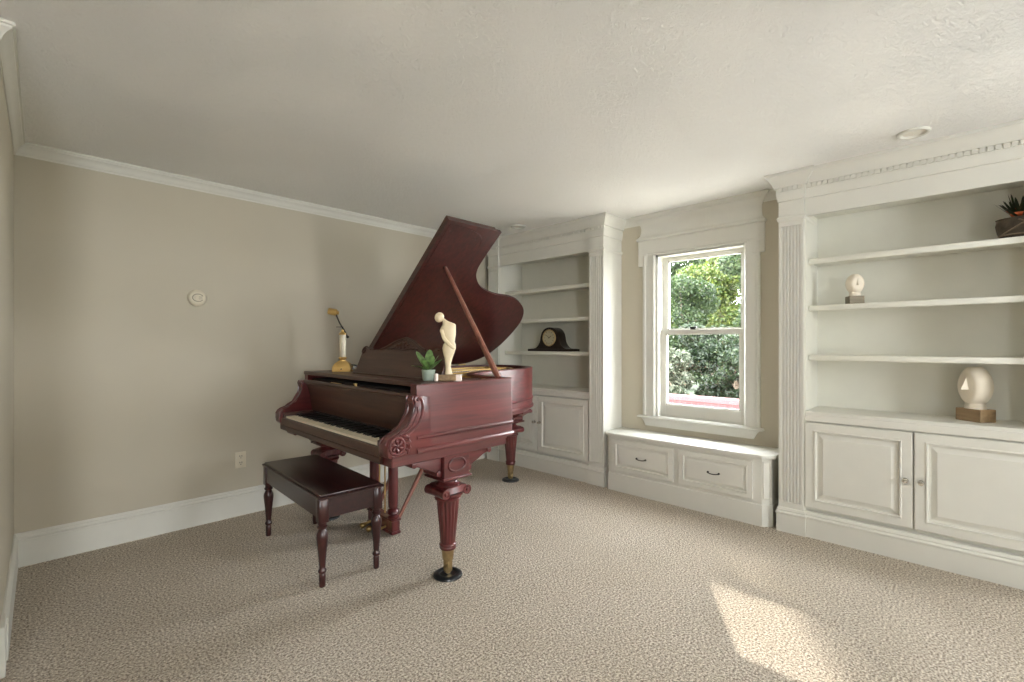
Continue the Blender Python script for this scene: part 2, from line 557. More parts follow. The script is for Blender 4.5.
mold(b, [(XW, 2.150), (XW - 0.03, 2.150), (XW - 0.03, 1.136), (XW, 1.136)], [(-0.03, 0.618), (0.014, 0.618), (0.020, 0.626), (0.014, 0.638), (-0.03, 0.638)])
box(b, XW - 0.03, XW + 0.05, WY0, WY1, 0.618, 0.638)
ap = [(2.135, 0.618), (2.135, 0.612), (2.118, 0.598), (2.112, 0.583), (2.095, 0.556), (2.095, 0.550), (1.191, 0.550), (1.191, 0.556), (1.174, 0.583), (1.168, 0.598), (1.151, 0.612), (1.151, 0.618)]
prism(b, ap, XW - 0.026, XW, 'x', 0.003)
obj('sill', b, M['white'], win)
b = BM()
for ya, yb in ((WY0, WY0 + 0.022), (WY1 - 0.022, WY1)):
    box(b, XW + 0.001, 4.09, ya, yb, 0.62, WZ1)
box(b, XW + 0.001, 4.09, WY0, WY1, WZ1 - 0.02, WZ1)
box(b, XW + 0.05, 4.14, WY0, WY1, 0.60, 0.645)
obj('jamb', b, M['white'], win)
def sash(x, z0, z1, br, tr, top):
    ya, yb = WY0 + 0.022, WY1 - 0.022
    g0, g1 = 1.312, 1.943
    b = BM()
    box(b, x, x + 0.035, ya, g0, z0, z1, 0.002); box(b, x, x + 0.035, g1, yb, z0, z1, 0.002)
    box(b, x, x + 0.035, g0 - 0.002, g1 + 0.002, z0, z0 + br, 0.002); box(b, x, x + 0.035, g0 - 0.002, g1 + 0.002, z1 - tr, z1, 0.002)
    for q in (0.010,):
        box(b, x + 0.006, x + 0.03, g0 - 0.001, g0 + q, z0 + br - 0.001, z1 - tr + 0.001); box(b, x + 0.006, x + 0.03, g1 - q, g1 + 0.001, z0 + br - 0.001, z1 - tr + 0.001)
        box(b, x + 0.006, x + 0.03, g0, g1, z0 + br - 0.001, z0 + br + q); box(b, x + 0.006, x + 0.03, g0, g1, z1 - tr - q, z1 - tr + 0.001)
    s = obj('sash', b, M['white'], win, smooth=25)
    b = BM()
    box(b, x + 0.016, x + 0.02, g0 + 0.004, g1 - 0.004, z0 + br + 0.004, z1 - tr - 0.004)
    obj('pane', b, M['glass'], s, smooth=0)
    return s
lower = sash(3.985, 0.646, 1.408, 0.098, 0.034, False)
upper = sash(4.026, 1.374, WZ1 - 0.02, 0.036, 0.03, True)
b = BM()
lathe(b, [(0.017, 0), (0.017, 0.006), (0.012, 0.010), (0.012, 0.018), (0.002, 0.020)], (4.0, 1.70, 1.408), 'z', 16, squash=(0.8, 1.5))
box(b, 3.982, 4.0, 1.664, 1.722, 1.416, 1.432, 0.003)
obj('lock', b, M['darkmetal'], lower)

# ================================================================ BUILT-IN BOOKCASES
CROWN = [(0, 2.255), (0.006, 2.260), (0.006, 2.274), (0.011, 2.292), (0.013, 2.316), (0.013, 2.346), (0.024, 2.349), (0.027, 2.354), (0.034, 2.374), (0.048, 2.396), (0.064, 2.414), (0.072, 2.420), (0.072, 2.4395), (-0.02, 2.4395), (-0.02, 2.255)]
BASE = [(-0.02, 0), (0.012, 0), (0.012, 0.121), (0.017, 0.125), (0.017, 0.134), (0.009, 0.143), (0.011, 0.150), (0.004, 0.166), (-0.02, 0.170)]
DOOR = [(0, 0), (0, 0.018), (0.003, 0.020), (0.048, 0.020), (0.052, 0.025), (0.058, 0.024), (0.063, 0.006), (0.073, 0.006), (0.100, 0.018)]
XP, XF = 3.62, 3.64

def pilaster_poly(y0, y1, flutes):
    """plan section of a pilaster with a fluted front face"""
    poly = [(3.66, y0), (XP, y0)]
    wd = y1 - y0
    m = 0.016
    pitch = (wd - 2 * m) / flutes
    r = pitch * 0.38
    for k in range(flutes):
        c = y0 + m + pitch * (k + 0.5)
        for q in range(7):
            a = PI * q / 6
            poly.append((XP + r * math.sin(a) * 1.25, c - r * math.cos(a)))
    poly += [(XP, y1), (3.66, y1)]
    return poly

def bookcase(name, label, ya, yb, pil_w_low, pil_w_high, doors, knob_z, deep_low, deep_high):
    """ya<yb: the inside faces of the case. pilasters stand outside of them."""
    t = thing(name, label, 'bookcase', (3.8, (ya + yb) / 2, 0))
    pl = (ya - pil_w_low - 0.005, ya - 0.005)
    ph = (yb + 0.005, yb + 0.005 + pil_w_high)
    b = BM(); box(b, 4.0, 4.019, ya - 0.03, yb + 0.03, 0.0, 2.22); obj('back_panel', b, M['shelfwhite'], t, smooth=0)
    for yy in (ya - 0.02, yb):
        b = BM(); box(b, 3.645, 4.0, yy, yy + 0.02, 0.1, 2.22); obj('side_panel', b, M['shelfwhite'], t, smooth=0)
    b = BM(); box(b, 3.66, 4.0, ya, yb, 2.19, 2.21); obj('top_panel', b, M['shelfwhite'], t, smooth=0)
    for (p0, p1), deep in ((pl, deep_low), (ph, deep_high)):
        b = BM()
        prism(b, pilaster_poly(p0, p1, 6), 0.205, 2.085)
        box(b, XP, 3.66, p0, p1, 0.0, 0.2052); box(b, XP, 3.66, p0, p1, 2.0848, 2.255)
        if deep:
            box(b, 3.655, XW - 0.001, p0, p1, 0, 2.255)
            # slim bead down the free corner
            yy = p1 if deep > 0 else p0
            yc = p0 if deep == 1 else p1
        ring = [(3.66, p1), (XP, p1), (XP, p0), (3.66, p0)] if not deep else [(XW - 0.001, p1), (XP, p1), (XP, p0), (XW - 0.001, p0)]
        mold(b, ring, [(-0.002, 2.118), (0.004, 2.122), (0.010, 2.132), (0.012, 2.142), (0.006, 2.152), (-0.002, 2.155)])
        obj('pilaster', b, M['white'], t, smooth=28)
    # frieze board and crown that breaks forward over the pilasters
    b = BM()
    box(b, XF, 3.67, ya - 0.004, yb + 0.004, 2.14, 2.256)
    obj('frieze', b, M['white'], t, smooth=0)
    b = BM()
    e_lo = XW if deep_low else 3.9
    e_hi = XW if deep_high else 3.9
    path = [(e_hi, ph[1]), (XP, ph[1]), (XP, ph[0]), (XF, ph[0]), (XF, pl[1]), (XP, pl[1]), (XP, pl[0]), (e_lo, pl[0])]
    mold(b, path, CROWN)
    obj('crown', b, M['white'], t, smooth=40)
    for x, a0, a1 in ((XF, ya + 0.012, yb - 0.012), (XP, pl[0], pl[1]), (XP, ph[0], ph[1])):
        b = BM()
        n = int((a1 - a0) / 0.030)
        for k in range(n):
            y = a0 + (k + 0.5) * (a1 - a0) / n
            box(b, x - 0.0235, x - 0.012, y - 0.0113, y + 0.0113, 2.322, 2.347)
        obj('dentil_band', b, M['white'], t, smooth=0)
    b = BM()
    path = [(e_hi, ph[1]), (XP, ph[1]), (XP, ph[0]), (XF - 0.008, ph[0]), (XF - 0.008, pl[1]), (XP, pl[1]), (XP, pl[0]), (e_lo, pl[0])]
    mold(b, path, BASE)
    obj('plinth', b, M['white'], t, smooth=30)
    # face frame of the cupboard and the counter above it
    b = BM(); box(b, XF + 0.018, 3.69, ya, yb, 0.10, 0.80); obj('face_frame', b, M['white'], t, smooth=0)
    b = BM()
    box(b, XF + 0.001, 4.0, ya, yb, 0.80, 0.835, 0.003)
    box(b, XF - 0.004, 3.68, ya, yb, 0.768, 0.815, 0.004)
    obj('counter', b, M['white'], t, smooth=30)
    for z in (1.195, 1.53, 1.848):
        b = BM()
        box(b, 3.722, 4.0, ya + 0.002, yb - 0.002, z - 0.006, z + 0.012)
        box(b, 3.716, 3.738, ya + 0.002, yb - 0.002, z - 0.024, z + 0.013, 0.006, 2)
        obj('shelf', b, M['shelfwhite'], t, smooth=30)
    for d0, d1, knob in doors:
        b = BM()
        panel(b, (XF + 0.012, d1), (0, -1), d1 - d0, 0.195, 0.760, 0.02, DOOR)
        d = obj('door', b, M['white'], t, smooth=20)
        b = BM()
        lathe(b, [(0.006, 0), (0.006, -0.004), (0.005, -0.012), (0.011, -0.019), (0.015, -0.025), (0.013, -0.031), (0.001, -0.034)], (XF - 0.008, knob, knob_z), 'x', 14)
        lathe(b, [(0.015, -0.0005), (0.015, -0.003), (0.002, -0.0035)], (XF - 0.0075, knob, knob_z), 'x', 14)
        obj('knob', b, M['steel'], d, label='small polished metal knob')
    return t

bookcase('built_in_bookcase', 'white built-in bookcase holding a dark mantel clock, in the corner behind the piano', 2.515, 3.705, 0.155, 0.155,
         [(2.530, 3.147, 3.116), (3.155, 3.700, 3.186)], 0.49, 1, 0)
bookcase('built_in_bookcase', 'white built-in bookcase holding two head sculptures and a spiky plant, right of window', -0.355, 0.785, 0.15, 0.15,
         [(0.236, 0.783, 0.268), (-0.352, 0.227, 0.196)], 0.475, 0, 2)

# ================================================================ WINDOW SEAT
seat = thing('window_seat', 'white built-in window seat with two drawers between the bookcases under the window', 'window seat', (3.77, 1.64, 0))
fp = [(XW - 0.002, 2.336), (3.655, 2.336), (3.606, 2.288), (3.606, 1.043), (3.656, 0.992), (XW - 0.002, 0.992)]
b = BM()
prism(b, fp, 0.0, 0.475)
mold(b, fp, [(-0.01, 0), (0.008, 0), (0.008, 0.148), (0.003, 0.154), (-0.01, 0.156)])
c45 = math.sqrt(0.5)
cx = Vector((3.606, 1.043)); cd = (Vector((3.656, 0.992)) - cx).normalized(); L = (Vector((3.656, 0.992)) - cx).length
panel(b, tuple(cx + cd * 0.008), tuple(cd), L - 0.016, 0.192, 0.455, 0.01, [(0, -0.002), (0, 0.007), (0.006, 0.008), (0.010, 0.002), (0.012, 0.002)])
obj('seat_base', b, M['white'], seat, smooth=20)
b = BM()
tp = [(XW - 0.002, 2.338), (3.625, 2.338), (3.584, 2.30), (3.584, 1.036), (3.645, 0.966), (XW - 0.002, 0.966)]
prism(b, tp, 0.476, 0.503, 'z', 0.006)
obj('seat_top', b, M['white'], seat, smooth=30)
DRW = [(0, 0), (0, 0.014), (0.003, 0.016), (0.046, 0.016), (0.050, 0.020), (0.056, 0.019), (0.061, 0.004), (0.070, 0.004), (0.094, 0.014)]
for y1, y0 in ((2.247, 1.688), (1.645, 1.100)):
    b = BM(); panel(b, (3.604, y1), (0, -1), y1 - y0, 0.182, 0.452, 0.016, [(i * 0.72, d) for i, d in DRW])
    d = obj('drawer', b, M['white'], seat, smooth=20)
    b = BM()
    yc = (y0 + y1) / 2; z = 0.318; x = 3.5905
    for s in (-1, 1):
        lathe(b, [(0.008, 0), (0.008, -0.003), (0.004, -0.005), (0.004, -0.014), (0.001, -0.0145)], (x, yc + s * 0.040, z), 'x', 10)
    tube(b, smoothpath([(x - 0.012, yc - 0.044, z), (x - 0.015, yc - 0.022, z - 0.006), (x - 0.016, yc, z - 0.008), (x - 0.015, yc + 0.022, z - 0.006), (x - 0.012, yc + 0.044, z)], 5), 0.0036, 8)
    obj('drawer_pull', b, M['darkmetal'], d, label='dark metal bail pull')

# ================================================================ GRAND PIANO
PX, PY = 2.1, 2.72
SHEAR = 0.022
piano = thing('grand_piano', 'carved mahogany grand piano with its lid propped open on the beige carpet', 'piano', (PX, PY, 0), 0)
ROOT[piano.name] = Matrix.Translation((PX, PY, 0)) @ Matrix(((1, -SHEAR, 0, -SHEAR * (PY - 1.95)), (0, 1, 0, 0), (0, 0, 1, 0), (0, 0, 0, 1)))
PIANO_ROOT = ROOT[piano.name]
# the keyboard side stands a hair out of square to the long side
RIM_OUT = [(1.345, 1.95), (2.012, 1.95)]
RIM_OUT += [(2.027, 1.956), (2.034, 1.972)]
RIM_OUT += smoothpath([(2.038, 2.03), (2.050, 2.22), (2.10, 2.38), (2.22, 2.49), (2.42, 2.555), (2.70, 2.59), (2.93, 2.65), (3.11, 2.77), (3.22, 2.93), (3.26, 3.10), (3.235, 3.29), (3.13, 3.41), (2.98, 3.46)], 5)
RIM_OUT += [(1.395, 3.482)]
b = BM()
RP = [(-0.055, 1.082), (-0.004, 1.082), (0, 1.078), (0, 0.832), (0.004, 0.830), (0.008, 0.824), (0.008, 0.817), (0.004, 0.811), (0, 0.809), (0, 0.768), (0.006, 0.765), (0.011, 0.757), (0.011, 0.748), (0.006, 0.742), (-0.055, 0.742)]
mold(b, RIM_OUT, RP)
obj('rim', b, M['mah_x'], piano, smooth=30)
# bottom frame seen below the rim
b = BM()
inner = [(p[0], p[1]) for p in RIM_OUT]
box(b, 1.215, 1.985, 1.966, 3.455, 0.690, 0.7455, 0.004)
prism(b, [(1.95, 1.99)] + [(x - 0.02 if x > 2.9 else x, min(max(y, 1.99), 3.45) + (0.02 if y < 3.0 else -0.02)) for x, y in RIM_OUT[3:-1]] + [(1.95, 3.44)], 0.716, 0.7455)
obj('bottom_frame', b, M['mah_x'], piano, smooth=30)
# gold plate, struts, strings and pin block inside
b = BM()
ins = [(1.80, 2.02), (1.98, 2.02)] + [(x - 0.03, y + 0.07) for x, y in RIM_OUT[6:-12]] + [(3.16, 3.10), (3.10, 3.28), (3.0, 3.38), (2.85, 3.40), (1.80, 3.40)]
prism(b, ins, 1.036, 1.052)
for k, y in enumerate((2.12, 2.42, 2.72, 3.02, 3.28)):
    xe = 1.96 if k == 0 else (2.15 if k == 1 else 3.02)
    box(b, 1.80, xe, y - 0.012, y + 0.012, 1.04, 1.072, 0.004)
tube(b, smoothpath([(1.86, 2.05, 1.056), (2.0, 2.10, 1.056), (2.05, 2.4, 1.056), (2.25, 2.62, 1.056), (2.68, 2.72, 1.056), (2.96, 2.88, 1.056), (3.08, 3.08, 1.056), (2.98, 3.3, 1.056)], 6), 0.016, 8)
box(b, 1.78, 1.99, 2.012, 2.16, 1.04, 1.066, 0.006)
obj('cast_plate', b, M['gold'], piano, smooth=30, label='gold painted iron plate inside the case')
b = BM()
for k in range(60):
    y = 2.10 + k * 0.021
    xe = 2.0 + min(1.05, max(0.0, (y - 2.1)) * 1.15)
    tube(b, [(1.82, y, 1.058), (max(1.9, xe), y + 0.01, 1.058)], 0.0012, 4)
tag(obj('strings', b, M['steel'], piano, smooth=0), kind='stuff')
b = BM()
box(b, 1.42, 1.86, 2.006, 3.412, 0.98, 1.036)
obj('pin_block', b, M['felt'], piano, smooth=0)
# music shelf lies on top of the front of the case
b = BM()
box(b, 1.385, 1.50, 1.975, 3.474, 1.062, 1.086, 0.003)
box(b, 1.495, 1.80, 1.975, 2.22, 1.062, 1.086, 0.003); box(b, 1.495, 1.80, 2.95, 3.474, 1.062, 1.086, 0.003)
box(b, 1.495, 1.80, 2.21, 2.96, 1.064, 1.084)
obj('music_shelf', b, M['mah_y'], piano, smooth=30)
for y in (2.66,):
    b = BM(); lathe(b, [(0.008, 0), (0.008, 0.012), (0.012, 0.013), (0.012, 0.018), (0.001, 0.020)], (1.380, y, 1.026), 'z', 12)
    obj('lock_knob', b, M['brass'], piano, label='small brass knob above the keyboard cover')
b = BM(); box(b, 1.374, 1.386, 2.86, 3.00, 1.026, 1.032, 0.002)
obj('hinge_plate', b, M['brass'], piano, label='thin brass strip above the keyboard cover')
# fallboard
b = BM()
prism(b, [(1.425, 0.80), (1.405, 0.80), (1.398, 0.86), (1.390, 0.92), (1.376, 0.970), (1.360, 1.004), (1.360, 1.022), (1.396, 1.026), (1.396, 1.012), (1.380, 1.0), (1.402, 0.94), (1.416, 0.87)], 2.035, 3.39, 'y')
lathe(b, [(0.013, 0), (0.013, 1.36)], (1.358, 2.032, 1.018), 'y', 14)
obj('fallboard', b, M['mah_y'], piano, smooth=30)
# key slip and key bed
b = BM()
prism(b, [(1.212, 0.700), (1.196, 0.700), (1.193, 0.704), (1.193, 0.728), (1.198, 0.731), (1.198, 0.735), (1.193, 0.738), (1.193, 0.770), (1.197, 0.778), (1.212, 0.780)], 2.04, 3.385, 'y')
box(b, 1.205, 1.45, 2.04, 3.385, 0.735, 0.762)
obj('key_slip', b, M['mah_y'], piano, smooth=30)
# key blocks beside the keys
b = BM()
for y0, y1 in ((2.036, 2.088), (3.342, 3.388)):
    bb = BM(); box(bb, 1.205, 1.41, y0, y1, 0.762, 0.812, 0.005, 2); obj('key_block', bb, M['mah_y'], piano, smooth=30)
b.free()
# 52 white keys, 36 black keys
wk = (3.340 - 2.090) / 52
def key_mesh(name, bm, mat):
    me_o = obj(name, bm, mat, piano, smooth=30)
    return me_o
b = BM(); box(b, 1.214, 1.402, 2.0902, 2.0902 + wk - 0.0009, 0.772, 0.792, 0.0012); k0 = key_mesh('white_key', b, M['ivory'])
b = BM()
bb = [(1.268, 0.790), (1.402, 0.790), (1.402, 0.803), (1.276, 0.803)]
prism(b, bb, 2.0902 + wk - 0.0055, 2.0902 + wk + 0.0055, 'y'); s0 = key_mesh('black_key', b, M['ebony'])
first_black = True
for k in range(52):
    if k:
        c = k0.copy(); COL.objects.link(c); c.location = (SHEAR * wk * k, wk * k, 0)
    # counted from the treble end, C8 first
    note = 'CBAGFED'[k % 7]
    nxt = note in 'BAGED' if k > 0 else False
    # a black key sits between this white key and the next lower one
    if note in 'BAGED' and k < 51:
        if first_black:
            s0.location = (SHEAR * wk * k, wk * k, 0); first_black = False
        else:
            c = s0.copy(); COL.objects.link(c); c.location = (SHEAR * wk * k, wk * k, 0)
b = BM(); box(b, 1.400, 1.404, 2.09, 3.34, 0.79, 0.812); obj('key_felt', b, M['felt'], piano, smooth=0)
# scrolled cheeks (arms)
CHK = [(1.43, 0.740), (1.196, 0.740), (1.186, 0.750), (1.180, 0.775), (1.181, 0.805), (1.192, 0.826), (1.212, 0.838), (1.240, 0.847), (1.268, 0.861), (1.292, 0.881), (1.316, 0.908), (1.332, 0.935), (1.341, 0.962), (1.341, 0.984), (1.333, 0.996), (1.330, 1.010), (1.338, 1.025), (1.352, 1.031), (1.370, 1.027), (1.380, 1.018), (1.40, 1.018), (1.43, 1.018)]
for (y0, y1, out) in ((1.948, 2.034, -1), (3.372, 3.452, 1)):
    b = BM(); prism(b, CHK, y0, y1, 'y', 0.006)
    yo = y0 if out < 0 else y1
    # raised scroll moulding on the outer face
    s = smoothpath([(1.346, yo, 1.004), (1.360, yo, 1.014), (1.374, yo, 1.002), (1.380, yo, 0.968), (1.374, yo, 0.928), (1.354, yo, 0.890), (1.320, yo, 0.860), (1.286, yo, 0.838)], 5)
    tube(b, s, 0.008, 8)
    s = smoothpath([(1.348, yo, 0.975), (1.350, yo, 0.950), (1.338, yo, 0.920), (1.318, yo, 0.885), (1.285, yo, 0.858), (1.25, yo, 0.845)], 5)
    tube(b, s, 0.004, 8)
    # grooved face towards the keys
    for yy in (y0 + 0.016, y1 - 0.016):
        tube(b, [(x - 0.001, yy, z) for x, z in CHK[4:17]], 0.0045, 6)
    obj('cheek', b, M['mah_x'], piano, smooth=35)
    b = BM()
    ctr = (1.232, 0.796)
    tube(b, [(ctr[0] + 0.040 * math.cos(a), yo + out * 0.002, ctr[1] + 0.040 * math.sin(a)) for a in [2 * PI * k / 20 for k in range(20)]], 0.0075, 8, closed=True)
    for k in range(6):
        a = 2 * PI * k / 6 + 0.3
        tube(b, [(ctr[0] + q * math.cos(a + q * 14), yo + out * 0.003, ctr[1] + q * math.sin(a + q * 14)) for q in (0.008, 0.018, 0.028, 0.034)], [0.004, 0.0085, 0.008, 0.003], 8)
    lathe(b, [(0.011, -0.004), (0.011, 0.004), (0.007, 0.009), (0.001, 0.011)] if out > 0 else [(0.001, -0.011), (0.007, -0.009), (0.011, -0.004), (0.011, 0.004)], (ctr[0], yo, ctr[1]), 'y', 12)
    for k in range(4):
        a = 0.9 - k * 0.42
        tube(b, [(ctr[0] + 0.05 * math.cos(a), yo, ctr[1] + 0.05 * math.sin(a)), (ctr[0] + 0.066 * math.cos(a - 0.1), yo + out * 0.003, ctr[1] + 0.062 * math.sin(a - 0.1)), (ctr[0] + 0.080 * math.cos(a - 0.35), yo, ctr[1] + 0.070 * math.sin(a - 0.35))], [0.004, 0.009, 0.003], 8)
    tube(b, smoothpath([(1.205, yo, 0.748), (1.25, yo, 0.750), (1.29, yo, 0.765), (1.305, yo, 0.79)], 4), 0.005, 8)
    obj('carved_rosette', b, M['mah_x'], piano, smooth=40)

# music desk with carved crest
def desk_pt(y, q, dx=0.0):
    """q = height up the board; the board leans back"""
    return (1.535 + q * 0.42 + dx, y, 1.086 + q)
D0, D1 = 2.02, 2.985
top = [(D1, 0.0), (D1, 0.150), (D1 - 0.02, 0.172), (D1 - 0.05, 0.170), (D1 - 0.08, 0.158), (2.74, 0.160), (2.68, 0.172), (2.62, 0.196), (2.56, 0.214), (2.4925, 0.226), (2.425, 0.214), (2.365, 0.196), (2.305, 0.172), (2.245, 0.160), (D0 + 0.08, 0.158), (D0 + 0.05, 0.170), (D0 + 0.02, 0.172), (D0, 0.150), (D0, 0.0)]
b = BM()
rings(b, [[desk_pt(y, q) for y, q in top], [desk_pt(y, q, 0.02) for y, q in top]])
box(b, 1.522, 1.560, D0, D1, 1.084, 1.094, 0.002)
desk = obj('music_desk', b, M['mah_y'], piano, smooth=30)
b = BM()
def orn(pts, rad):
    tube(b, smoothpath([desk_pt(y, q, -0.003) for y, q in pts], 4), rad, 7)
orn([(2.745, 0.160), (2.68, 0.178), (2.62, 0.203), (2.56, 0.220), (2.4925, 0.232), (2.425, 0.220), (2.365, 0.203), (2.305, 0.178), (2.24, 0.160)], 0.007)
orn([(2.66, 0.166), (2.60, 0.170), (2.55, 0.166), (2.4925, 0.160), (2.435, 0.166), (2.385, 0.170), (2.325, 0.166)], 0.005)
for s in (-1, 1):
    for k in range(4):
        y = 2.4925 + s * (0.018 + 0.036 * k)
        orn([(y, 0.170), (y + s * 0.016, 0.184 - 0.004 * k), (y + s * 0.006, 0.206 - 0.012 * k), (y - s * 0.008, 0.196 - 0.010 * k)], 0.0055)
    e = D0 if s < 0 else D1
    orn([(e - s * 0.10, 0.160), (e - s * 0.06, 0.172), (e - s * 0.03, 0.178), (e - s * 0.005, 0.166), (e - s * 0.002, 0.146), (e - s * 0.02, 0.136), (e - s * 0.034, 0.148), (e - s * 0.024, 0.158)], 0.006)
    orn([(e - s * 0.15, 0.160), (e - s * 0.12, 0.168), (e - s * 0.09, 0.162)], 0.005)
lathe(b, [(0.014, -0.004), (0.014, 0.003), (0.007, 0.008), (0.001, 0.009)], (desk_pt(2.4925, 0.192)[0] - 0.004, 2.4925, desk_pt(2.4925, 0.192)[2]), 'x', 12)
obj('carved_crest', b, M['mah_y'], desk, smooth=40)

# lid, opened about the hinge on the bass side
HY, HZ = 3.45, 1.092
TH = R(39.9)
def lid_pt(x, tt, off=0.0):
    """off > 0 = towards the upper (wall) face"""
    return (x, HY - tt * math.cos(TH) + off * math.sin(TH), HZ + tt * math.sin(TH) + off * math.cos(TH))
LOUT = [(1.82, 0.0), (1.82, 1.492), (2.278, 1.492), (2.277, 1.44), (2.276, 1.30)]
LOUT += smoothpath([(2.280, 1.20), (2.291, 1.136), (2.335, 1.060), (2.447, 0.973), (2.633, 0.918), (2.801, 0.908), (2.946, 0.868), (3.088, 0.773), (3.166, 0.641), (3.182, 0.477), (3.150, 0.262), (3.067, 0.108), (2.95, 0.031), (2.835, 0.006)], 5)
b = BM()
b2 = bmesh.new()
rings(b2, [[lid_pt(x, q, 0.0) for x, q in LOUT], [lid_pt(x, q, 0.024) for x, q in LOUT]])
merge(b, b2)
lid = obj('lid', b, M['lid'], piano, smooth=30)
# inlaid line on the underside
b = BM()
ln = [(1.846, 0.05), (1.846, 1.46)] + smoothpath([(1.850, 1.464), (1.95, 1.464), (2.05, 1.455), (2.12, 1.43), (2.16, 1.385), (2.17, 1.33)], 4)
tube(b, [lid_pt(x, q, -0.001) for x, q in ln], 0.004, 6)
for x, q in ((1.866, 1.425), (2.10, 1.40)):
    p = lid_pt(x, q, -0.002)
    lathe(b, [(0.009, -0.003), (0.009, 0.003)], p, 'y', 10)
obj('inlay_line', b, M['lid'], lid, smooth=40)
# front flap folded back on top of the lid
b = BM()
fl = [(1.822, 0.02), (1.822, 1.490), (2.24, 1.490), (2.24, 0.02)]
rings(b, [[lid_pt(x, q, 0.0265) for x, q in fl], [lid_pt(x, q, 0.046) for x, q in fl]])
obj('front_flap', b, M['mah_y'], lid, smooth=30)
for xh in (2.30, 2.62, 2.86):
    b = BM(); lathe(b, [(0.007, -0.04), (0.007, 0.04)], (xh, 3.452, 1.088), 'x', 10)
    obj('hinge', b, M['brass'], lid, smooth=40)
# prop stick
p0, p1 = Vector((1.955, 2.0, 1.080)), Vector(lid_pt(2.004, 1.124, -0.004))
b = BM()
tube(b, [p0, p0.lerp(p1, 0.04), p0.lerp(p1, 0.5), p0.lerp(p1, 0.96), p1], [0.017, 0.019, 0.016, 0.0125, 0.010], 8)
prop = obj('prop_stick', b, M['prop'], piano, smooth=40)
b = BM()
lathe(b, [(0.016, -0.004), (0.016, 0.004)], tuple(p1), 'y', 12)
obj('prop_cup', b, M['darkmetal'], prop, smooth=40)

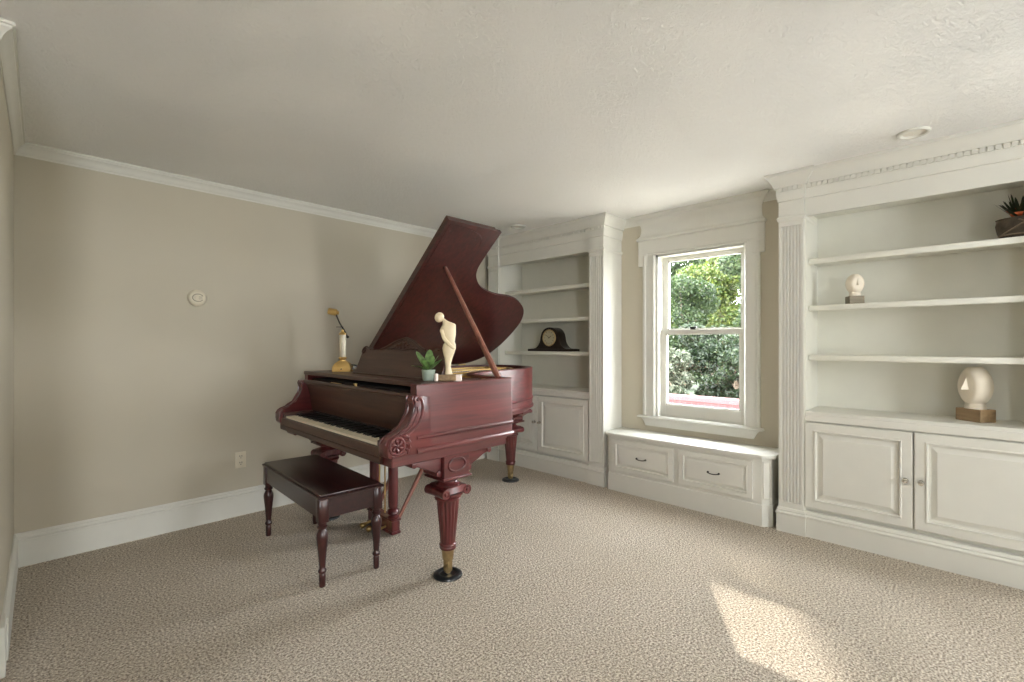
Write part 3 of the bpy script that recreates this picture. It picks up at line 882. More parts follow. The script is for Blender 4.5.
# legs
def leg(x, y, along):
    base = 0.024
    cst = BM()
    L = BM()
    # turned and fluted column
    prof = [(0.034, 0.150), (0.043, 0.152), (0.047, 0.160), (0.044, 0.168), (0.048, 0.174), (0.048, 0.180), (0.041, 0.186), (0.0425, 0.192), (0.050, 0.28), (0.0575, 0.36), (0.063, 0.418), (0.060, 0.424), (0.072, 0.428), (0.075, 0.436), (0.070, 0.444), (0.060, 0.448), (0.060, 0.455)]
    lathe(L, prof, (x, y, 0), 'z', 64, flutes=(16, 0.11, 8, 10))
    col = obj('leg', L, M['mah_z'], piano, smooth=50)
    # scroll capital (an Ionic cushion) with a turned neck above it
    b = BM()
    hw = 0.088
    cap = smoothpath([(-hw, 0.478), (-hw + 0.012, 0.505), (-hw + 0.045, 0.512), (0.0, 0.510), (hw - 0.040, 0.512), (hw - 0.012, 0.505), (hw, 0.478)], 4)
    capb = smoothpath([(hw - 0.03, 0.462), (hw - 0.05, 0.474), (0.04, 0.456), (-0.04, 0.456), (-hw + 0.05, 0.474), (-hw + 0.03, 0.462)], 4)
    poly = cap + capb
    dpt = 0.080
    if along == 'x':
        prism(b, [(x + p, z) for p, z in poly], y - dpt, y + dpt, 'y', 0.005)
    else:
        prism(b, [(y + p, z) for p, z in poly], x - dpt, x + dpt, 'x', 0.005)
    for s in (-1, 1):
        for e in (-1, 1):
            rr = [(0.026, -0.002), (0.026, 0.004), (0.018, 0.004), (0.018, 0.001), (0.010, 0.001), (0.009, 0.008), (0.001, 0.010)]
            rr = [(r, e * h) for r, h in rr]
            if along == 'x':
                lathe(b, rr, (x + s * (hw - 0.014), y + e * dpt, 0.479), 'y', 18)
            else:
                lathe(b, rr, (x + e * dpt, y + s * (hw - 0.014), 0.479), 'x', 18)
        if along == 'x':
            lathe(b, [(0.026, -dpt), (0.024, -0.03), (0.024, 0.03), (0.026, dpt)], (x + s * (hw - 0.014), y, 0.479), 'y', 18)
        else:
            lathe(b, [(0.026, -dpt), (0.024, -0.03), (0.024, 0.03), (0.026, dpt)], (x, y + s * (hw - 0.014), 0.479), 'x', 18)
    lathe(b, [(0.070, 0.505), (0.070, 0.514), (0.056, 0.522), (0.052, 0.532), (0.060, 0.540), (0.074, 0.545), (0.074, 0.553), (0.06, 0.556)], (x, y, 0), 'z', 28)
    obj('scroll_capital', b, M['mah_z'], col, smooth=40)
    # bracket block with shaped wings
    b = BM()
    w2 = 0.088
    wing = [(w2, 0.575), (w2 + 0.015, 0.578), (w2 + 0.030, 0.590), (w2 + 0.034, 0.606), (w2 + 0.055, 0.612), (w2 + 0.085, 0.622), (w2 + 0.115, 0.640), (w2 + 0.14, 0.655), (w2 + 0.165, 0.652), (w2 + 0.18, 0.660), (w2 + 0.185, 0.676), (w2 + 0.185, 0.690)]
    poly = [(-p, z) for p, z in wing[::-1]] + [(-0.088, 0.553), (0.088, 0.553)] + wing
    if along == 'x':
        prism(b, [(x + p, z) for p, z in poly], y - 0.055, y + 0.062, 'y', 0.004)
        box(b, x - 0.088, x + 0.088, y - 0.082, y + 0.075, 0.553, 0.690, 0.003)
        box(b, x - 0.100, x + 0.100, y - 0.094, y + 0.085, 0.553, 0.566, 0.003)
        tube(b, [(x + 0.058 * math.cos(a), y - 0.083, 0.630 + 0.036 * math.sin(a)) for a in [2 * PI * k / 24 for k in range(24)]], 0.0065, 8, closed=True)
    else:
        prism(b, [(y + p * 0.8, z) for p, z in poly], x - 0.055, x + 0.055, 'x', 0.004)
        box(b, x - 0.078, x + 0.078, y - 0.088, y + 0.088, 0.553, 0.690, 0.003)
        box(b, x - 0.090, x + 0.090, y - 0.100, y + 0.100, 0.553, 0.566, 0.003)
    for s_ in (-1, 1):
        for pp_, zz, rr_ in ((w2 + 0.172, 0.666, 0.016), (w2 + 0.016, 0.592, 0.017)):
            if along == 'x':
                lathe(b, [(rr_ * 0.5, -0.064), (rr_, -0.062), (rr_, 0.064), (rr_ * 0.5, 0.066)], (x + s_ * pp_, y, zz), 'y', 14)
            else:
                lathe(b, [(rr_ * 0.5, -0.062), (rr_, -0.060), (rr_, 0.060), (rr_ * 0.5, 0.062)], (x, y + s_ * pp_ * 0.8, zz), 'x', 14)
    obj('bracket', b, M['mah_x'], col, smooth=35)
    # brass ferrule and caster wheel
    b = BM()
    lathe(b, [(0.026, 0.088), (0.030, 0.092), (0.031, 0.10), (0.036, 0.148), (0.038, 0.152), (0.02, 0.153)], (x, y, 0), 'z', 24)
    for s in (-1, 1):
        box(b, x - 0.016 if along == 'x' else x + s * 0.018 - 0.004, x + 0.016 if along == 'x' else x + s * 0.018 + 0.004, y + s * 0.018 - 0.004 if along == 'x' else y - 0.016, y + s * 0.018 + 0.004 if along == 'x' else y + 0.016, 0.045, 0.092, 0.002)
    lathe(b, [(0.008, -0.012), (0.023, -0.012), (0.025, -0.008), (0.025, 0.008), (0.023, 0.012), (0.008, 0.012)], (x, y, 0.0385), 'y' if along == 'x' else 'x', 20)
    obj('caster', b, M['dullbrass'], col, smooth=40, label='aged brass caster')
LEGS = [(1.634, 2.075, 'x'), (1.54, 3.405, 'x'), (3.165, 3.10, 'y')]
for L_ in LEGS:
    leg(*L_)

# pedal lyre
b = BM()
LX, LY = 1.715, 2.915
box(b, LX - 0.035, LX + 0.035, LY - 0.17, LY + 0.17, 0.012, 0.030, 0.004)
box(b, LX - 0.030, LX + 0.030, LY - 0.165, LY + 0.165, 0.03, 0.100, 0.003)
box(b, LX - 0.038, LX + 0.038, LY - 0.173, LY + 0.173, 0.098, 0.112, 0.005)
lyre = obj('pedal_lyre', b, M['mah_z'], piano, smooth=30)
b = BM()
for s in (-1, 1):
    bb = BM()
    lathe(bb, [(0.030, 0.112), (0.032, 0.122), (0.022, 0.132), (0.034, 0.150), (0.030, 0.168), (0.020, 0.178), (0.026, 0.190), (0.027, 0.25), (0.026, 0.56), (0.022, 0.585), (0.030, 0.60), (0.034, 0.615), (0.026, 0.635), (0.024, 0.66), (0.034, 0.675), (0.036, 0.690)], (LX, LY + s * 0.128, 0), 'z', 20, squash=(1.25, 1.25))
    obj('lyre_post', bb, M['mah_z'], lyre, smooth=50)
b.free()
for s in (-1, 0, 1):
    b = BM()
    tube(b, [(LX + 0.012, LY + s * 0.075, 0.11), (LX + 0.012, LY + s * 0.075, 0.692)], 0.005, 8)
    obj('pedal_rod', b, M['brass'], lyre, smooth=40, label='thin brass rod')
    b = BM()
    tube(b, smoothpath([(LX - 0.02, LY + s * 0.082, 0.052), (LX - 0.06, LY + s * 0.082, 0.046), (LX - 0.10, LY + s * 0.086, 0.036), (LX - 0.128, LY + s * 0.086, 0.030)], 4), [0.008] * 4 + [0.009] * 3 + [0.012, 0.016, 0.019, 0.019, 0.016, 0.010][:6], 10)
    obj('pedal', b, M['brass'], lyre, smooth=40, label='brass pedal')
for s in (-1,):
    b = BM()
    tube(b, [(LX + 0.034, LY + s * 0.14, 0.10), (LX + 0.15, LY + s * 0.155, 0.30), (LX + 0.30, LY + s * 0.175, 0.566), (LX + 0.37, LY + s * 0.185, 0.692)], [0.011, 0.016, 0.014, 0.010], 10)
    obj('lyre_brace', b, M['prop'], lyre, smooth=40)
    b = BM()
    tube(b, [(LX + 0.036, LY + 0.14, 0.10), (LX + 0.15, LY + 0.155, 0.30), (LX + 0.37, LY + 0.185, 0.692)], [0.011, 0.016, 0.010], 10)
    obj('lyre_brace', b, M['prop'], lyre, smooth=40)
def on_piano(x, y):
    return x + SHEAR * (y - 1.95), y

# caster cups
CUP_LABEL = ['black caster cup under the front leg of the piano nearest the camera', 'black caster cup under the front piano leg behind the bench', 'black caster cup under the tail leg of the piano']
for (x, y, _), lab in zip(LEGS, CUP_LABEL):
    x, y = on_piano(x, y)
    b = BM()
    lathe(b, [(0.079, 0.001), (0.081, 0.005), (0.079, 0.011), (0.070, 0.017), (0.058, 0.020), (0.050, 0.018), (0.044, 0.0135), (0.001, 0.0125)], (x, y, 0), 'z', 36)
    tag(obj('caster_cup', b, M['black'], smooth=35, loc=(x, y, 0)), lab, 'caster cup', 'caster cups under the piano legs')

# ================================================================ PIANO BENCH
bn = thing('piano_bench', 'dark mahogany piano bench with turned legs in front of the keyboard', 'bench', (1.275, 2.905, 0), R(-2.8))
bx0, bx1, by0, by1 = 1.089, 1.461, 2.412, 3.398
def blocal(bm):
    bm.transform(Matrix.Translation((-1.275, -2.905, 0)) @ Matrix.Diagonal((1, 1, 0.490 / 0.481, 1)))
    return bm
b = BM()
box(b, bx0, bx1, by0, by1, 0.458, 0.470, 0.003); box(b, bx0 + 0.012, bx1 - 0.012, by0 + 0.012, by1 - 0.012, 0.468, 0.481, 0.006, 2)
obj('seat', blocal(b), M['bench'], bn, smooth=30, local=True)
b = BM()
for (x0, x1, y0, y1) in ((bx0 + 0.012, bx0 + 0.030, by0 + 0.05, by1 - 0.05), (bx1 - 0.030, bx1 - 0.012, by0 + 0.05, by1 - 0.05), (bx0 + 0.05, bx1 - 0.05, by0 + 0.014, by0 + 0.032), (bx0 + 0.05, bx1 - 0.05, by1 - 0.032, by1 - 0.014)):
    box(b, x0, x1, y0, y1, 0.355, 0.459, 0.002)
obj('apron', blocal(b), M['bench'], bn, smooth=30, local=True)
for x in (bx0 + 0.032, bx1 - 0.032):
    for y in (by0 + 0.034, by1 - 0.034):
        b = BM()
        box(b, x - 0.026, x + 0.026, y - 0.026, y + 0.026, 0.335, 0.459, 0.003)
        lathe(b, [(0.013, 0.0), (0.016, 0.004), (0.017, 0.062), (0.014, 0.070), (0.020, 0.076), (0.022, 0.084), (0.019, 0.092), (0.015, 0.098), (0.017, 0.12), (0.021, 0.17), (0.027, 0.225), (0.030, 0.258), (0.029, 0.275), (0.021, 0.294), (0.018, 0.300), (0.025, 0.306), (0.026, 0.314), (0.020, 0.320), (0.022, 0.336)], (x, y, 0), 'z', 22)
        obj('leg', blocal(b), M['bench_z'], bn, smooth=45, local=True)

# ================================================================ THINGS ON THE PIANO
TOPZ = 1.0864
# piano lamp
lx, ly = on_piano(1.565, 3.225)
lp = thing('piano_lamp', 'brass lamp with marble column standing at the left end of the piano', 'lamp', (lx, ly, TOPZ), R(-38))
b = BM()
def frustum(b, w0, d0, z0, w1, d1, z1):
    rings(b, [[(-w0, -d0, z0), (w0, -d0, z0), (w0, d0, z0), (-w0, d0, z0)], [(-w1, -d1, z1), (w1, -d1, z1), (w1, d1, z1), (-w1, d1, z1)]])
frustum(b, 0.062, 0.050, 0.0, 0.062, 0.050, 0.034)
frustum(b, 0.062, 0.050, 0.034, 0.048, 0.038, 0.058)
frustum(b, 0.048, 0.038, 0.058, 0.022, 0.022, 0.078)
lathe(b, [(0.020, 0.076), (0.020, 0.084), (0.028, 0.090), (0.030, 0.098), (0.024, 0.104)], (0, 0, 0), 'z', 20)
base = obj('base', b, M['brass'], lp, smooth=30, local=True)
b = BM(); lathe(b, [(0.005, -0.0515), (0.005, -0.0495)], (0, 0, 0.018), 'y', 10); obj('button', b, M['darkmetal'], base, smooth=30, local=True)
b = BM(); lathe(b, [(0.021, 0.104), (0.0225, 0.12), (0.0235, 0.20), (0.022, 0.262)], (0, 0, 0), 'z', 24, flutes=(12, 0.05, 0, 3)); obj('column', b, M['marble'], lp, smooth=50, local=True, label='white marble column')
b = BM(); lathe(b, [(0.026, 0.262), (0.028, 0.268), (0.022, 0.276), (0.012, 0.282), (0.010, 0.296), (0.006, 0.300)], (0, 0, 0), 'z', 20); obj('cap', b, M['brass'], lp, smooth=40, local=True)
b = BM()
tube(b, [(0.032, 0.0, 0.250), (0.022, 0.0, 0.272), (-0.020, 0.0, 0.345), (-0.052, 0.0, 0.418)], 0.0055, 8)
lathe(b, [(0.010, -0.008), (0.010, 0.008)], (0.034, 0, 0.247), 'y', 12)
tube(b, [(-0.045, 0, 0.318), (0.005, 0, 0.318)], 0.0028, 6)
obj('arm', b, M['darkmetal'], lp, smooth=40, local=True)
b = BM()
bb = BM(); lathe(bb, [(0.012, -0.034), (0.022, -0.033), (0.024, -0.028), (0.024, 0.022), (0.020, 0.026), (0.012, 0.027), (0.013, 0.038), (0.004, 0.042)], (0, 0, 0), 'x', 20)
bb.transform(Matrix.Translation((-0.066, 0, 0.425)) @ Matrix.Rotation(R(12), 4, 'Y')); merge(b, bb)
obj('lamp_shade', b, M['brass'], lp, smooth=40, local=True)
b = BM()
tube(b, smoothpath([(0.045, 0.030, 0.045), (0.085, 0.035, 0.040), (0.115, 0.02, 0.012), (0.105, -0.02, 0.005), (0.075, -0.030, 0.020), (0.095, 0.0, 0.035), (0.128, 0.03, 0.012), (0.15, 0.06, 0.004)], 6), 0.005, 8)
obj('cord', b, M['black'], lp, smooth=40, local=True, label='black cord coiled beside the base')

# potted plant
px_, py_ = on_piano(1.504, 2.076)
pp = thing('potted_plant', 'small leafy green plant in a pale pot beside the cream statue on the piano', 'plant', (px_, py_, TOPZ))
b = BM(); lathe(b, [(0.026, 0.0), (0.030, 0.002), (0.034, 0.030), (0.0365, 0.058), (0.034, 0.059), (0.032, 0.050), (0.002, 0.049)], (0, 0, 0), 'z', 28); obj('pot', b, M['pot'], pp, smooth=40, local=True)
b = BM(); lathe(b, [(0.031, 0.046), (0.028, 0.052), (0.001, 0.054)], (0, 0, 0), 'z', 16); obj('soil', b, M['soil'], pp, smooth=40, local=True)
def leaf(parent, base, az, length, width, rise, droop, mat, name='leaf', fold=0.18):
    """one pointed leaf as a curved blade"""
    b = BM()
    d = Vector((math.cos(az), math.sin(az), 0)); s = Vector((-math.sin(az), math.cos(az), 0))
    n = 8
    rows = []
    for k in range(n + 1):
        q = k / n
        out = length * (q * math.cos(rise) + 0.0)
        up = length * q * math.sin(rise) - droop * length * q * q
        c = Vector(base) + d * out + Vector((0, 0, up))
        wd = width * (math.sin(PI * min(1, q * 0.92 + 0.04)) ** 0.7) * (0.16 if q < 0.16 else 1.0)
        if k == n: wd = width * 0.04
        rows.append([c - s * wd + Vector((0, 0, wd * fold)), c, c + s * wd + Vector((0, 0, wd * fold))])
    vs = [[b.verts.new(p) for p in r] for r in rows]
    for a, c in zip(vs, vs[1:]):
        for i in (0, 1):
            b.faces.new((a[i], a[i + 1], c[i + 1], c[i]))
    bmesh.ops.solidify(b, geom=b.faces[:], thickness=0.0012)
    return obj(name, b, mat, parent, smooth=60, local=True)
VR = YAW - PI / 2      # image right, in plan
for az, ln_, wd, rise, dr in ((VR + 2.75, 0.135, 0.030, 1.0, 0.05), (VR + 3.3, 0.105, 0.024, 0.55, 0.25), (VR + 0.25, 0.105, 0.022, 1.05, 0.05), (VR - 0.4, 0.11, 0.022, 0.75, 0.1), (VR + 1.6, 0.125, 0.024, 1.2, 0.0), (VR - 1.8, 0.095, 0.022, 0.95, 0.15), (VR + 2.2, 0.10, 0.022, 0.8, 0.1), (VR + 0.9, 0.10, 0.020, 0.7, 0.1), (VR - 2.5, 0.085, 0.020, 0.6, 0.2), (VR - 0.9, 0.10, 0.020, 1.1, 0.05)):
    leaf(pp, (0.004 * math.cos(az), 0.004 * math.sin(az), 0.05), az, ln_, wd, rise, dr, M['leaf'])

# bowed figure statue; drawn in the plane facing the camera, with depth
sx_, sy_ = on_piano(1.588, 2.012)
st = thing('statue', 'cream abstract statue of a bowed figure on the piano by the prop stick', 'statue', (sx_, sy_, TOPZ), VR)
b = BM(); box(b, -0.055, 0.045, -0.038, 0.030, 0, 0.032, 0.003); obj('base', b, M['brownblock'], st, smooth=30, local=True, label='brown wooden base')
# sections: height, left edge, right edge, half depth (metres; 0 = under the neck-foot axis)
K = 0.0052 / 7.575
sec = [(578, 337, 400, 24), (560, 341, 395, 22), (520, 345, 385, 22), (485, 341, 390, 26), (450, 335, 400, 30), (415, 326, 413, 34), (375, 319, 425, 36), (345, 326, 424, 33), (325, 343, 416, 29), (300, 335, 420, 28), (270, 314, 424, 29), (240, 298, 425, 30), (215, 306, 425, 29), (195, 318, 425, 26), (184, 322, 418, 23), (176, 322, 400, 21), (166, 322, 372, 19), (155, 318, 352, 18), (143, 312, 338, 17)]
loops = []
for v_, l_, r_, dp in sec:
    z = 0.032 + (580 - v_) * K
    c_, hw = ((l_ + r_) / 2 - 365) * K, (r_ - l_) / 2 * K
    lp_ = []
    for i in range(20):
        a = 2 * PI * i / 20
        ca, sa = math.cos(a), math.sin(a)
        lp_.append((c_ + hw * math.copysign(abs(ca) ** 0.8, ca), dp * K * math.copysign(abs(sa) ** 0.9, sa), z))
    loops.append(lp_)
b = BM(); rings(b, loops)
bb = BM(); bmesh.ops.create_uvsphere(bb, u_segments=18, v_segments=12, radius=1.0)
bb.transform(Matrix.Translation(((296 - 365) * K, 0, 0.032 + (580 - 133) * K)) @ Matrix.Rotation(R(24), 4, 'Y') @ Matrix.Diagonal((0.0255, 0.0235, 0.0275, 1)))
merge(b, bb)
fig = obj('figure', b, M['statue'], st, smooth=60, local=True)
b = BM()
def sp(u, v_, d): return ((u - 365) * K, d * K, 0.032 + (580 - v_) * K)
tube(b, smoothpath([sp(318, 232, -22), sp(332, 285, -27), sp(352, 318, -30), sp(378, 345, -32), sp(402, 366, -30), sp(416, 376, -22)], 4), [0.010] * 5 + [0.011] * 8 + [0.010] * 5 + [0.007] * 3, 10)
obj('arm', b, M['statue'], fig, smooth=60, local=True)
# white block
wx, wy = on_piano(1.618, 1.976)
b = BM(); box(b, wx - 0.02, wx + 0.02, wy - 0.018, wy + 0.018, 1.0826, 1.118, 0.003)
b.transform(Matrix.Translation((wx, wy, 0)) @ Matrix.Rotation(VR, 4, 'Z') @ Matrix.Diagonal((1.3, 0.9, 1, 1)) @ Matrix.Translation((-wx, -wy, 0)))
tag(obj('box', b, M['card'], smooth=30, loc=(wx, wy, 1.0826)), 'small white box at the right end of the statue base on the piano rim', 'box')
wx, wy = on_piano(1.506, 2.008)
b = BM(); box(b, wx - 0.008, wx + 0.008, wy - 0.009, wy + 0.009, TOPZ, TOPZ + 0.040, 0.003)
tag(obj('box', b, M['card'], smooth=30, loc=(wx, wy, TOPZ)), 'tiny white block between the plant pot and the statue on the piano', 'box')

# ================================================================ THINGS ON THE SHELVES
# tambour clock
SH = [1.195 + 0.0135, 1.53 + 0.0135, 1.848 + 0.0135]
ck = thing('mantel_clock', 'dark tambour mantel clock on the lowest shelf of the corner bookcase', 'clock', (3.80, 3.085, SH[0]))
b = BM()
prof = smoothpath([(-0.262, 0.026), (-0.20, 0.030), (-0.160, 0.052), (-0.128, 0.100), (-0.118, 0.150), (-0.100, 0.196), (-0.060, 0.232), (0.0, 0.246), (0.060, 0.232), (0.100, 0.196), (0.118, 0.150), (0.128, 0.100), (0.160, 0.052), (0.20, 0.030), (0.262, 0.026)], 4)
poly = [(y, z) for y, z in prof] + [(0.262, 0.018), (-0.262, 0.018)]
prism(b, poly, -0.055, 0.062, 'x', 0.004)
case = obj('case', b, M['clock'], ck, smooth=35, local=True)
b = BM(); box(b, -0.066, 0.07, -0.290, 0.290, 0, 0.024, 0.005, 2); obj('base', b, M['clock'], ck, smooth=30, local=True)
b = BM(); lathe(b, [(0.001, -0.002), (0.074, -0.002), (0.076, 0.002)], (-0.0575, 0.0, 0.138), 'x', 32); dial = obj('dial', b, M['dial'], ck, smooth=40, local=True, label='pale round dial')
b = BM(); tube(b, [(-0.060, 0.080 * math.cos(a), 0.138 + 0.080 * math.sin(a)) for a in [2 * PI * k / 32 for k in range(32)]], 0.0065, 8, closed=True); obj('bezel', b, M['dullbrass'], ck, smooth=50, local=True, label='brass bezel')
b = BM()
tube(b, [(-0.0615, 0, 0.138), (-0.0615, -0.030, 0.158)], 0.0022, 6); tube(b, [(-0.0625, 0, 0.138), (-0.0625, 0.040, 0.170)], 0.0017, 6)
lathe(b, [(0.005, -0.065), (0.005, -0.058)], (0, 0, 0.138), 'x', 10)
obj('hands', b, M['darkmetal'], dial, smooth=0, local=True)
b = BM()
for k in range(12):
    a = 2 * PI * k / 12
    tube(b, [(-0.0602, 0.054 * math.cos(a), 0.138 + 0.054 * math.sin(a)), (-0.0602, 0.066 * math.cos(a), 0.138 + 0.066 * math.sin(a))], 0.0026, 5)
obj('hour_marks', b, M['darkmetal'], dial, smooth=0, local=True)

def head(name, label, loc, rotz, r, neck_h, block, mat, wide=1.0, slit=False):
    """smooth round head with a cut face and a wedge nose, on a neck and a wooden block. local -X is the face."""
    t = thing(name, label, 'sculpture', loc, rotz)
    bw, bd, bh = block
    b = BM(); box(b, -bd / 2, bd / 2, -bw / 2, bw / 2, 0, bh, 0.003)
    return t, b, bh
# large head
hd, b, bh = head('head_sculpture', 'large cream head sculpture with wedge nose on wood block on the right bookcase counter', (3.842, -0.030, 0.8354), R(-38), 0.1, 0.03, (0.135, 0.105, 0.072), None)
obj('base', b, M['brownblock'], hd, smooth=30, local=True, label='brown wooden base block')
b = BM(); lathe(b, [(0.049, 0.0722), (0.047, 0.085), (0.044, 0.105), (0.04, 0.13)], (0, 0, 0), 'z', 28); obj('neck', b, M['ceramic'], hd, smooth=50, local=True)
def headmesh(r, zc, cut, top, sq=(1, 1, 1.02)):
    bb = BM(); bmesh.ops.create_uvsphere(bb, u_segments=40, v_segments=28, radius=r)
    for v_ in bb.verts:
        lim = -cut * r
        if v_.co.x < lim: v_.co.x = lim - (lim - v_.co.x) * 0.18
        if v_.co.z > top * r: v_.co.z = top * r + (v_.co.z - top * r) * 0.15
    bb.transform(Matrix.Translation((0, 0, zc)) @ Matrix.Diagonal((*sq, 1)))
    return bb
b = headmesh(0.1, 0.202, 0.74, 0.93, (0.78, 0.74, 1.20))
h_ = obj('head', b, M['ceramic'], hd, smooth=60, local=True)
b = BM()
fx = -0.0555
rings(b, [[(fx + 0.006, -0.004, 0.256), (fx - 0.004, 0, 0.258), (fx + 0.006, 0.004, 0.256)], [(fx + 0.006, -0.017, 0.184), (fx - 0.044, 0, 0.184), (fx + 0.006, 0.017, 0.184)]])
obj('nose', b, M['ceramic'], h_, smooth=25, local=True)
# small head
hs, b, bh = head('head_sculpture', 'small cream head sculpture on grey-brown block on the middle shelf right of window', (3.79, 0.535, SH[1]), R(28), 0.06, 0.02, (0.086, 0.072, 0.052), None)
obj('base', b, M['greyblock'], hs, smooth=30, local=True, label='grey-brown wooden base block')
b = BM(); lathe(b, [(0.033, 0.0522), (0.031, 0.06), (0.030, 0.085)], (0, 0, 0), 'z', 24); obj('neck', b, M['ceramic'], hs, smooth=50, local=True)
b = headmesh(0.063, 0.132, 0.80, 0.96, (0.88, 0.80, 1.05)); h_ = obj('head', b, M['ceramic'], hs, smooth=60, local=True)
b = BM()
fx = -0.0435
rings(b, [[(fx + 0.004, -0.002, 0.160), (fx - 0.003, 0, 0.162), (fx + 0.004, 0.002, 0.160)], [(fx + 0.003, -0.009, 0.118), (fx - 0.016, 0, 0.118), (fx + 0.003, 0.009, 0.118)]])
obj('nose', b, M['ceramic'], h_, smooth=25, local=True)

# bromeliad in a brown planter
bp = thing('potted_bromeliad', 'spiky bromeliad with orange center in a brown rope-tied planter on the top right shelf', 'plant', (3.80, -0.225, SH[2]))
b = BM()
lathe(b, [(0.080, 0.0), (0.088, 0.004), (0.098, 0.035), (0.104, 0.075), (0.100, 0.102), (0.104, 0.110), (0.098, 0.112), (0.090, 0.095), (0.002, 0.092)], (0, 0, 0), 'z', 28, squash=(0.72, 1.12))
pl_ = obj('planter', b, M['basket'], bp, smooth=30, local=True)
b = BM()
def bowl(y, z, r=0.0):
    rr = np.interp(z, [0.004, 0.035, 0.075, 0.102], [0.088, 0.098, 0.104, 0.100]) + 0.003
    return (-0.72 * math.sqrt(max(1e-5, rr * rr - (y / 1.12) ** 2)), y, z)
for a, c in (((0.09, 0.022), (-0.02, 0.095)), ((0.03, 0.095), (-0.09, 0.02))):
    tube(b, [bowl(a[0] + (c[0] - a[0]) * q / 8, a[1] + (c[1] - a[1]) * q / 8) for q in range(9)], 0.004, 8)
tube(b, [bowl(0.105 - 0.21 * q / 14, 0.018) for q in range(15)], 0.004, 8)
obj('rope', b, M['rope'], pl_, smooth=40, local=True)
b = BM()
bb = BM(); bmesh.ops.create_uvsphere(bb, u_segments=14, v_segments=10, radius=1.0)
bb.transform(Matrix.Translation((-0.012, 0.02, 0.135)) @ Matrix.Diagonal((0.036, 0.040, 0.028, 1))); merge(b, bb)
obj('flower', b, M['orange'], bp, smooth=40, local=True, label='orange center')
rnd = random.Random(4)
for k in range(34):
    az = 2 * PI * k / 34 + rnd.uniform(-0.1, 0.1)
    leaf(bp, (0.02 * math.cos(az), 0.015 + 0.02 * math.sin(az), 0.105), az, rnd.uniform(0.115, 0.155), 0.008, rnd.choice([0.3, 0.6, 0.9, 1.2, 1.35]), 0.04, M['spike'])
for k in range(7):
    az = 2 * PI * k / 7
    leaf(bp, (0.03 * math.cos(az), 0.015 + 0.03 * math.sin(az), 0.13), az, 0.045, 0.008, 0.7, 0.0, M['orange'], 'bract')

# ================================================================ WALL AND CEILING FITTINGS
det = thing('smoke_detector', 'round ivory smoke detector high on the taupe wall left of the piano', 'detector', (0.857, YA, 1.608))
b = BM(); lathe(b, [(0.058, -0.0005), (0.058, -0.010), (0.054, -0.020), (0.046, -0.028), (0.036, -0.031), (0.001, -0.032)], (0, 0, 0), 'y', 36); obj('housing', b, M['plastic'], det, smooth=35, local=True)
b = BM()
tube(b, [(0.033 * math.cos(a), -0.031, 0.026 * math.sin(a)) for a in [0.5 + 5.2 * k / 20 for k in range(21)]], 0.0035, 6)
for z in (-0.008, 0.0, 0.008):
    tube(b, [(0.004, -0.032, z), (0.026, -0.0315, z)], 0.0018, 6)
obj('vent_ring', b, M['grille'], det, smooth=40, local=True)
b = BM(); lathe(b, [(0.010, -0.030), (0.010, -0.035), (0.006, -0.037), (0.001, -0.0375)], (-0.012, 0, 0.002), 'y', 16); obj('test_button', b, M['plastic'], det, smooth=40, local=True)

out = thing('wall_outlet', 'ivory double wall outlet low on the wall left of the piano bench', 'outlet', (1.135, YA, 0.414))
b = BM(); box(b, -0.037, 0.037, -0.007, -0.0005, -0.060, 0.060, 0.003, 2); obj('cover_plate', b, M['plastic'], out, smooth=30, local=True)
for s in (-1, 1):
    b = BM(); box(b, -0.017, 0.017, -0.010, -0.005, s * 0.024 - 0.017, s * 0.024 + 0.017, 0.003, 2); r_ = obj('receptacle', b, M['plastic'], out, smooth=30, local=True)
    b = BM()
    for xx in (-0.007, 0.007): box(b, xx - 0.0018, xx + 0.0018, -0.0108, -0.0095, s * 0.024 + 0.000, s * 0.024 + 0.011)
    lathe(b, [(0.003, -0.0108), (0.003, -0.0095)], (0, 0, s * 0.024 - 0.009), 'y', 10)
    obj('slots', b, M['plasticdark'], r_, smooth=0, local=True)

for (x, y, lab) in ((3.385, 3.185, 'round white recessed ceiling light above the corner bookcase'), (3.385, 0.216, 'round white recessed ceiling light above the right bookcase')):
    cl = thing('ceiling_light', lab, 'ceiling light', (x, y, H), 0, 'recessed ceiling lights')
    b = BM(); lathe(b, [(0.050, 0.0), (0.074, -0.0005), (0.074, -0.007), (0.068, -0.012), (0.058, -0.011), (0.050, -0.001)], (0, 0, 0), 'z', 36); obj('trim_ring', b, M['white'], cl, smooth=40, local=True)
    b = BM(); lathe(b, [(0.001, -0.0035), (0.040, -0.0035), (0.052, -0.001), (0.052, -0.0005)], (0, 0, 0), 'z', 30); obj('lens', b, M['lens'], cl, smooth=40, local=True)

# ================================================================ GARDEN SEEN THROUGH THE WINDOW
GZ = -0.35
b = BM(); box(b, 4.2, 45, -20, 40, GZ - 0.1, GZ); struct('lawn', b, M['grass'], smooth=0)
b = BM(); box(b, 4.15, 10.6, -9, 12, GZ - 0.05, GZ + 0.02); struct('added_bounce_slab', b, M['bounce_slab'], smooth=0)  # unseen pale slab, added to throw daylight up onto the ceiling
b = BM()
box(b, 11.2, 11.5, -1.0, 12.0, GZ, -0.10)
gw = thing('garden_wall', 'low red brick wall with pinkish capping seen at the bottom of the window', 'garden wall', (11.35, 5.5, GZ))
obj('brickwork', b, M['brick'], gw, smooth=0)
b = BM(); box(b, 11.15, 11.55, -1.0, 12.0, -0.10, 0.02, 0.01); obj('capping', b, M['capstone'], gw, smooth=30)

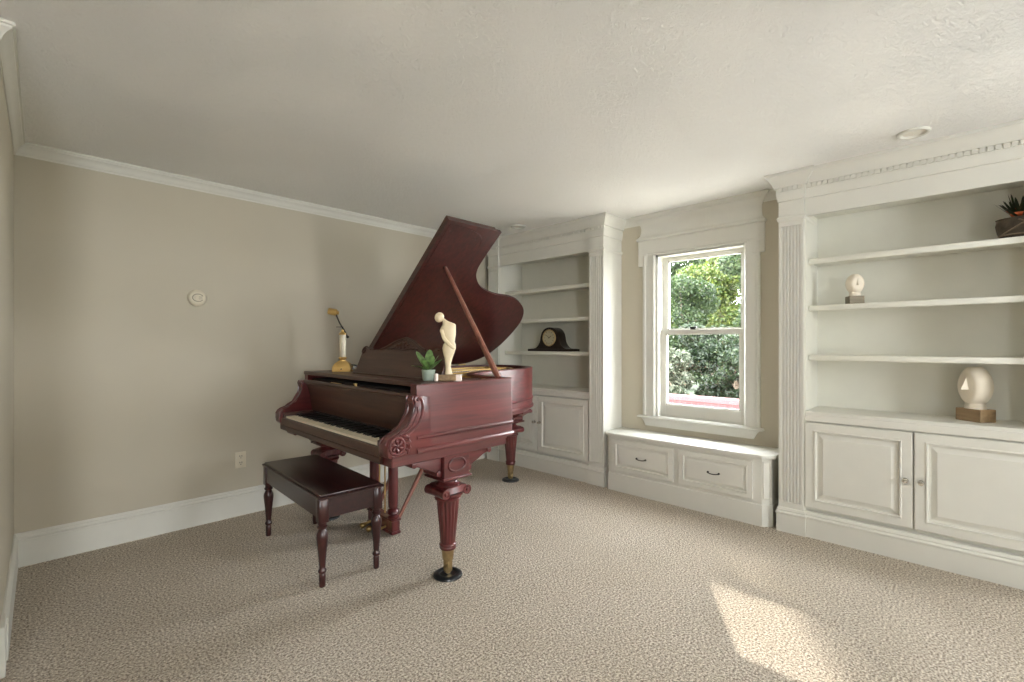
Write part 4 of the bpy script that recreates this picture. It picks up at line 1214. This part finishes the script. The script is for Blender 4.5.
def foliage(n, blobs, size, seed):
    """cloud of small leaf blades; blobs = (x,y,z, rx,ry,rz)"""
    rs = np.random.RandomState(seed)
    vol = np.array([bl[3] * bl[4] * bl[5] for bl in blobs]) ** 0.8
    pick = rs.choice(len(blobs), n, p=vol / vol.sum())
    B = np.array(blobs)[pick]
    d = rs.normal(size=(n, 3)); d /= np.linalg.norm(d, axis=1)[:, None]
    r = rs.uniform(0.25, 1.0, n) ** 0.45
    c = B[:, :3] + d * r[:, None] * B[:, 3:]
    a = rs.normal(size=(n, 3)); a /= np.linalg.norm(a, axis=1)[:, None]
    e = rs.normal(size=(n, 3)); e -= (e * a).sum(1)[:, None] * a; e /= np.linalg.norm(e, axis=1)[:, None]
    s = size * rs.uniform(0.6, 1.4, n)[:, None]
    V = np.stack([c - a * s, c + e * s * 0.45, c + a * s, c - e * s * 0.45], 1).reshape(-1, 3)
    Fc = np.arange(4 * n).reshape(-1, 4)
    return V, Fc

def tree(name, label, cat, loc, blobs, n, size, mat, trunk, seed, group):
    t = thing(name, label, cat, loc, 0, group)
    V, Fc = foliage(int(n * 1.5), blobs, size * 0.74, seed)
    V = V - np.array(loc)
    me = bpy.data.meshes.new('foliage')
    me.from_pydata(V.tolist(), [], Fc.tolist())
    me.materials.append(mat)
    o = bpy.data.objects.new('foliage', me); COL.objects.link(o); o.parent = t
    b = BM()
    x, y, z = loc
    h, r = trunk
    rs = random.Random(seed)
    tube(b, smoothpath([(x, y, z - 0.05), (x + 0.05, y - 0.04, z + h * 0.4), (x - 0.04, y + 0.05, z + h * 0.75), (x, y, z + h)], 4), [r * (1.15 - 0.06 * k) for k in range(13)], 10)
    for k in range(6):
        bl = blobs[k % len(blobs)]
        q = z + h * rs.uniform(0.45, 0.9)
        tube(b, [(x, y, q), ((x + bl[0]) / 2, (y + bl[1]) / 2, (q + bl[2]) / 2 + 0.1), (bl[0], bl[1], bl[2])], [r * 0.5, r * 0.3, r * 0.1], 7)
    obj('trunk', b, M['bark'], t, smooth=60)
    return t

def crown(x, y, z, r, h, k, seed):
    rs = random.Random(seed)
    out = []
    for i in range(k):
        a = rs.uniform(0, 2 * PI); q = rs.uniform(0.1, 0.75) * r
        out.append((x + q * math.cos(a), y + q * math.sin(a), z + rs.uniform(-0.5, 0.5) * h, r * rs.uniform(0.35, 0.55), r * rs.uniform(0.35, 0.55), r * rs.uniform(0.28, 0.42)))
    return out
TG, SG = 'trees beyond the garden wall', 'shrubs behind the garden wall'
tree('shrub', 'pale sunlit shrub behind the red garden wall, at the left edge of the window', 'shrub', (12.7, 6.2, GZ), crown(12.7, 6.15, 0.60, 0.70, 1.7, 12, 1), 6500, 0.075, M['leaf_pale'], (0.8, 0.05), 1, SG)
tree('shrub', 'dark green shrub behind the red garden wall, in the middle of the window', 'shrub', (14.0, 5.35, GZ), crown(14.0, 5.35, 0.75, 0.84, 1.9, 13, 2), 8500, 0.07, M['leaf_dark'], (0.9, 0.06), 2, SG)
tree('shrub', 'dark bluish shrub behind the red garden wall, at the right side of the window', 'shrub', (12.7, 4.25, GZ), crown(12.7, 4.3, 0.60, 0.70, 1.8, 12, 3), 6500, 0.07, M['leaf_dark'], (0.8, 0.05), 3, SG)
tree('tree', 'mid green tree filling the lower window behind the shrubs', 'tree', (16.8, 7.5, GZ), crown(16.8, 7.5, 1.9, 1.35, 3.4, 14, 4), 13000, 0.085, M['leaf_mid'], (2.6, 0.12), 4, TG)
tree('tree', 'green tree with slim trunk at the right side of the window', 'tree', (16.2, 4.75, GZ), crown(16.2, 4.75, 2.3, 1.08, 3.8, 16, 6), 11000, 0.09, M['leaf_mid'], (2.9, 0.08), 6, TG)
tree('tree', 'yellow-green sunlit tree in the center of the upper window pane', 'tree', (20.2, 7.4, GZ), crown(20.2, 7.2, 3.1, 1.75, 4.2, 20, 5), 17000, 0.10, M['leaf_bright'], (3.4, 0.13), 5, TG)
tree('tree', 'tall pale green tree at the left of the upper window pane', 'tree', (20.6, 11.2, GZ), crown(20.6, 11.2, 2.4, 1.7, 3.6, 14, 7), 12000, 0.11, M['leaf_bright'], (3.2, 0.14), 7, TG)
tree('tree', 'broad backmost tree closing the view through the window', 'tree', (27.6, 11.4, GZ), crown(27.6, 11.2, 3.4, 3.3, 6.4, 30, 8), 30000, 0.14, M['leaf_mid'], (4.0, 0.18), 8, TG)
# a tall tree standing off to the side of the view, whose crown breaks up the sunlight on the carpet
tree('tree', 'tall tree standing left of the window view, shading part of the sunlight', 'tree', (13.8, 8.6, GZ),
     [(12.6, 6.95, 9.50, 0.5, 0.5, 0.36), (12.65, 6.55, 10.25, 0.28, 0.33, 0.5), (13.2, 8.0, 8.4, 0.9, 0.9, 0.8), (13.9, 8.6, 8.9, 1.2, 1.2, 1.0), (13.6, 9.2, 7.2, 1.2, 1.2, 1.0), (14.4, 8.4, 6.6, 1.2, 1.2, 1.0)], 9000, 0.11, M['leaf_mid'], (8.0, 0.17), 9, TG)
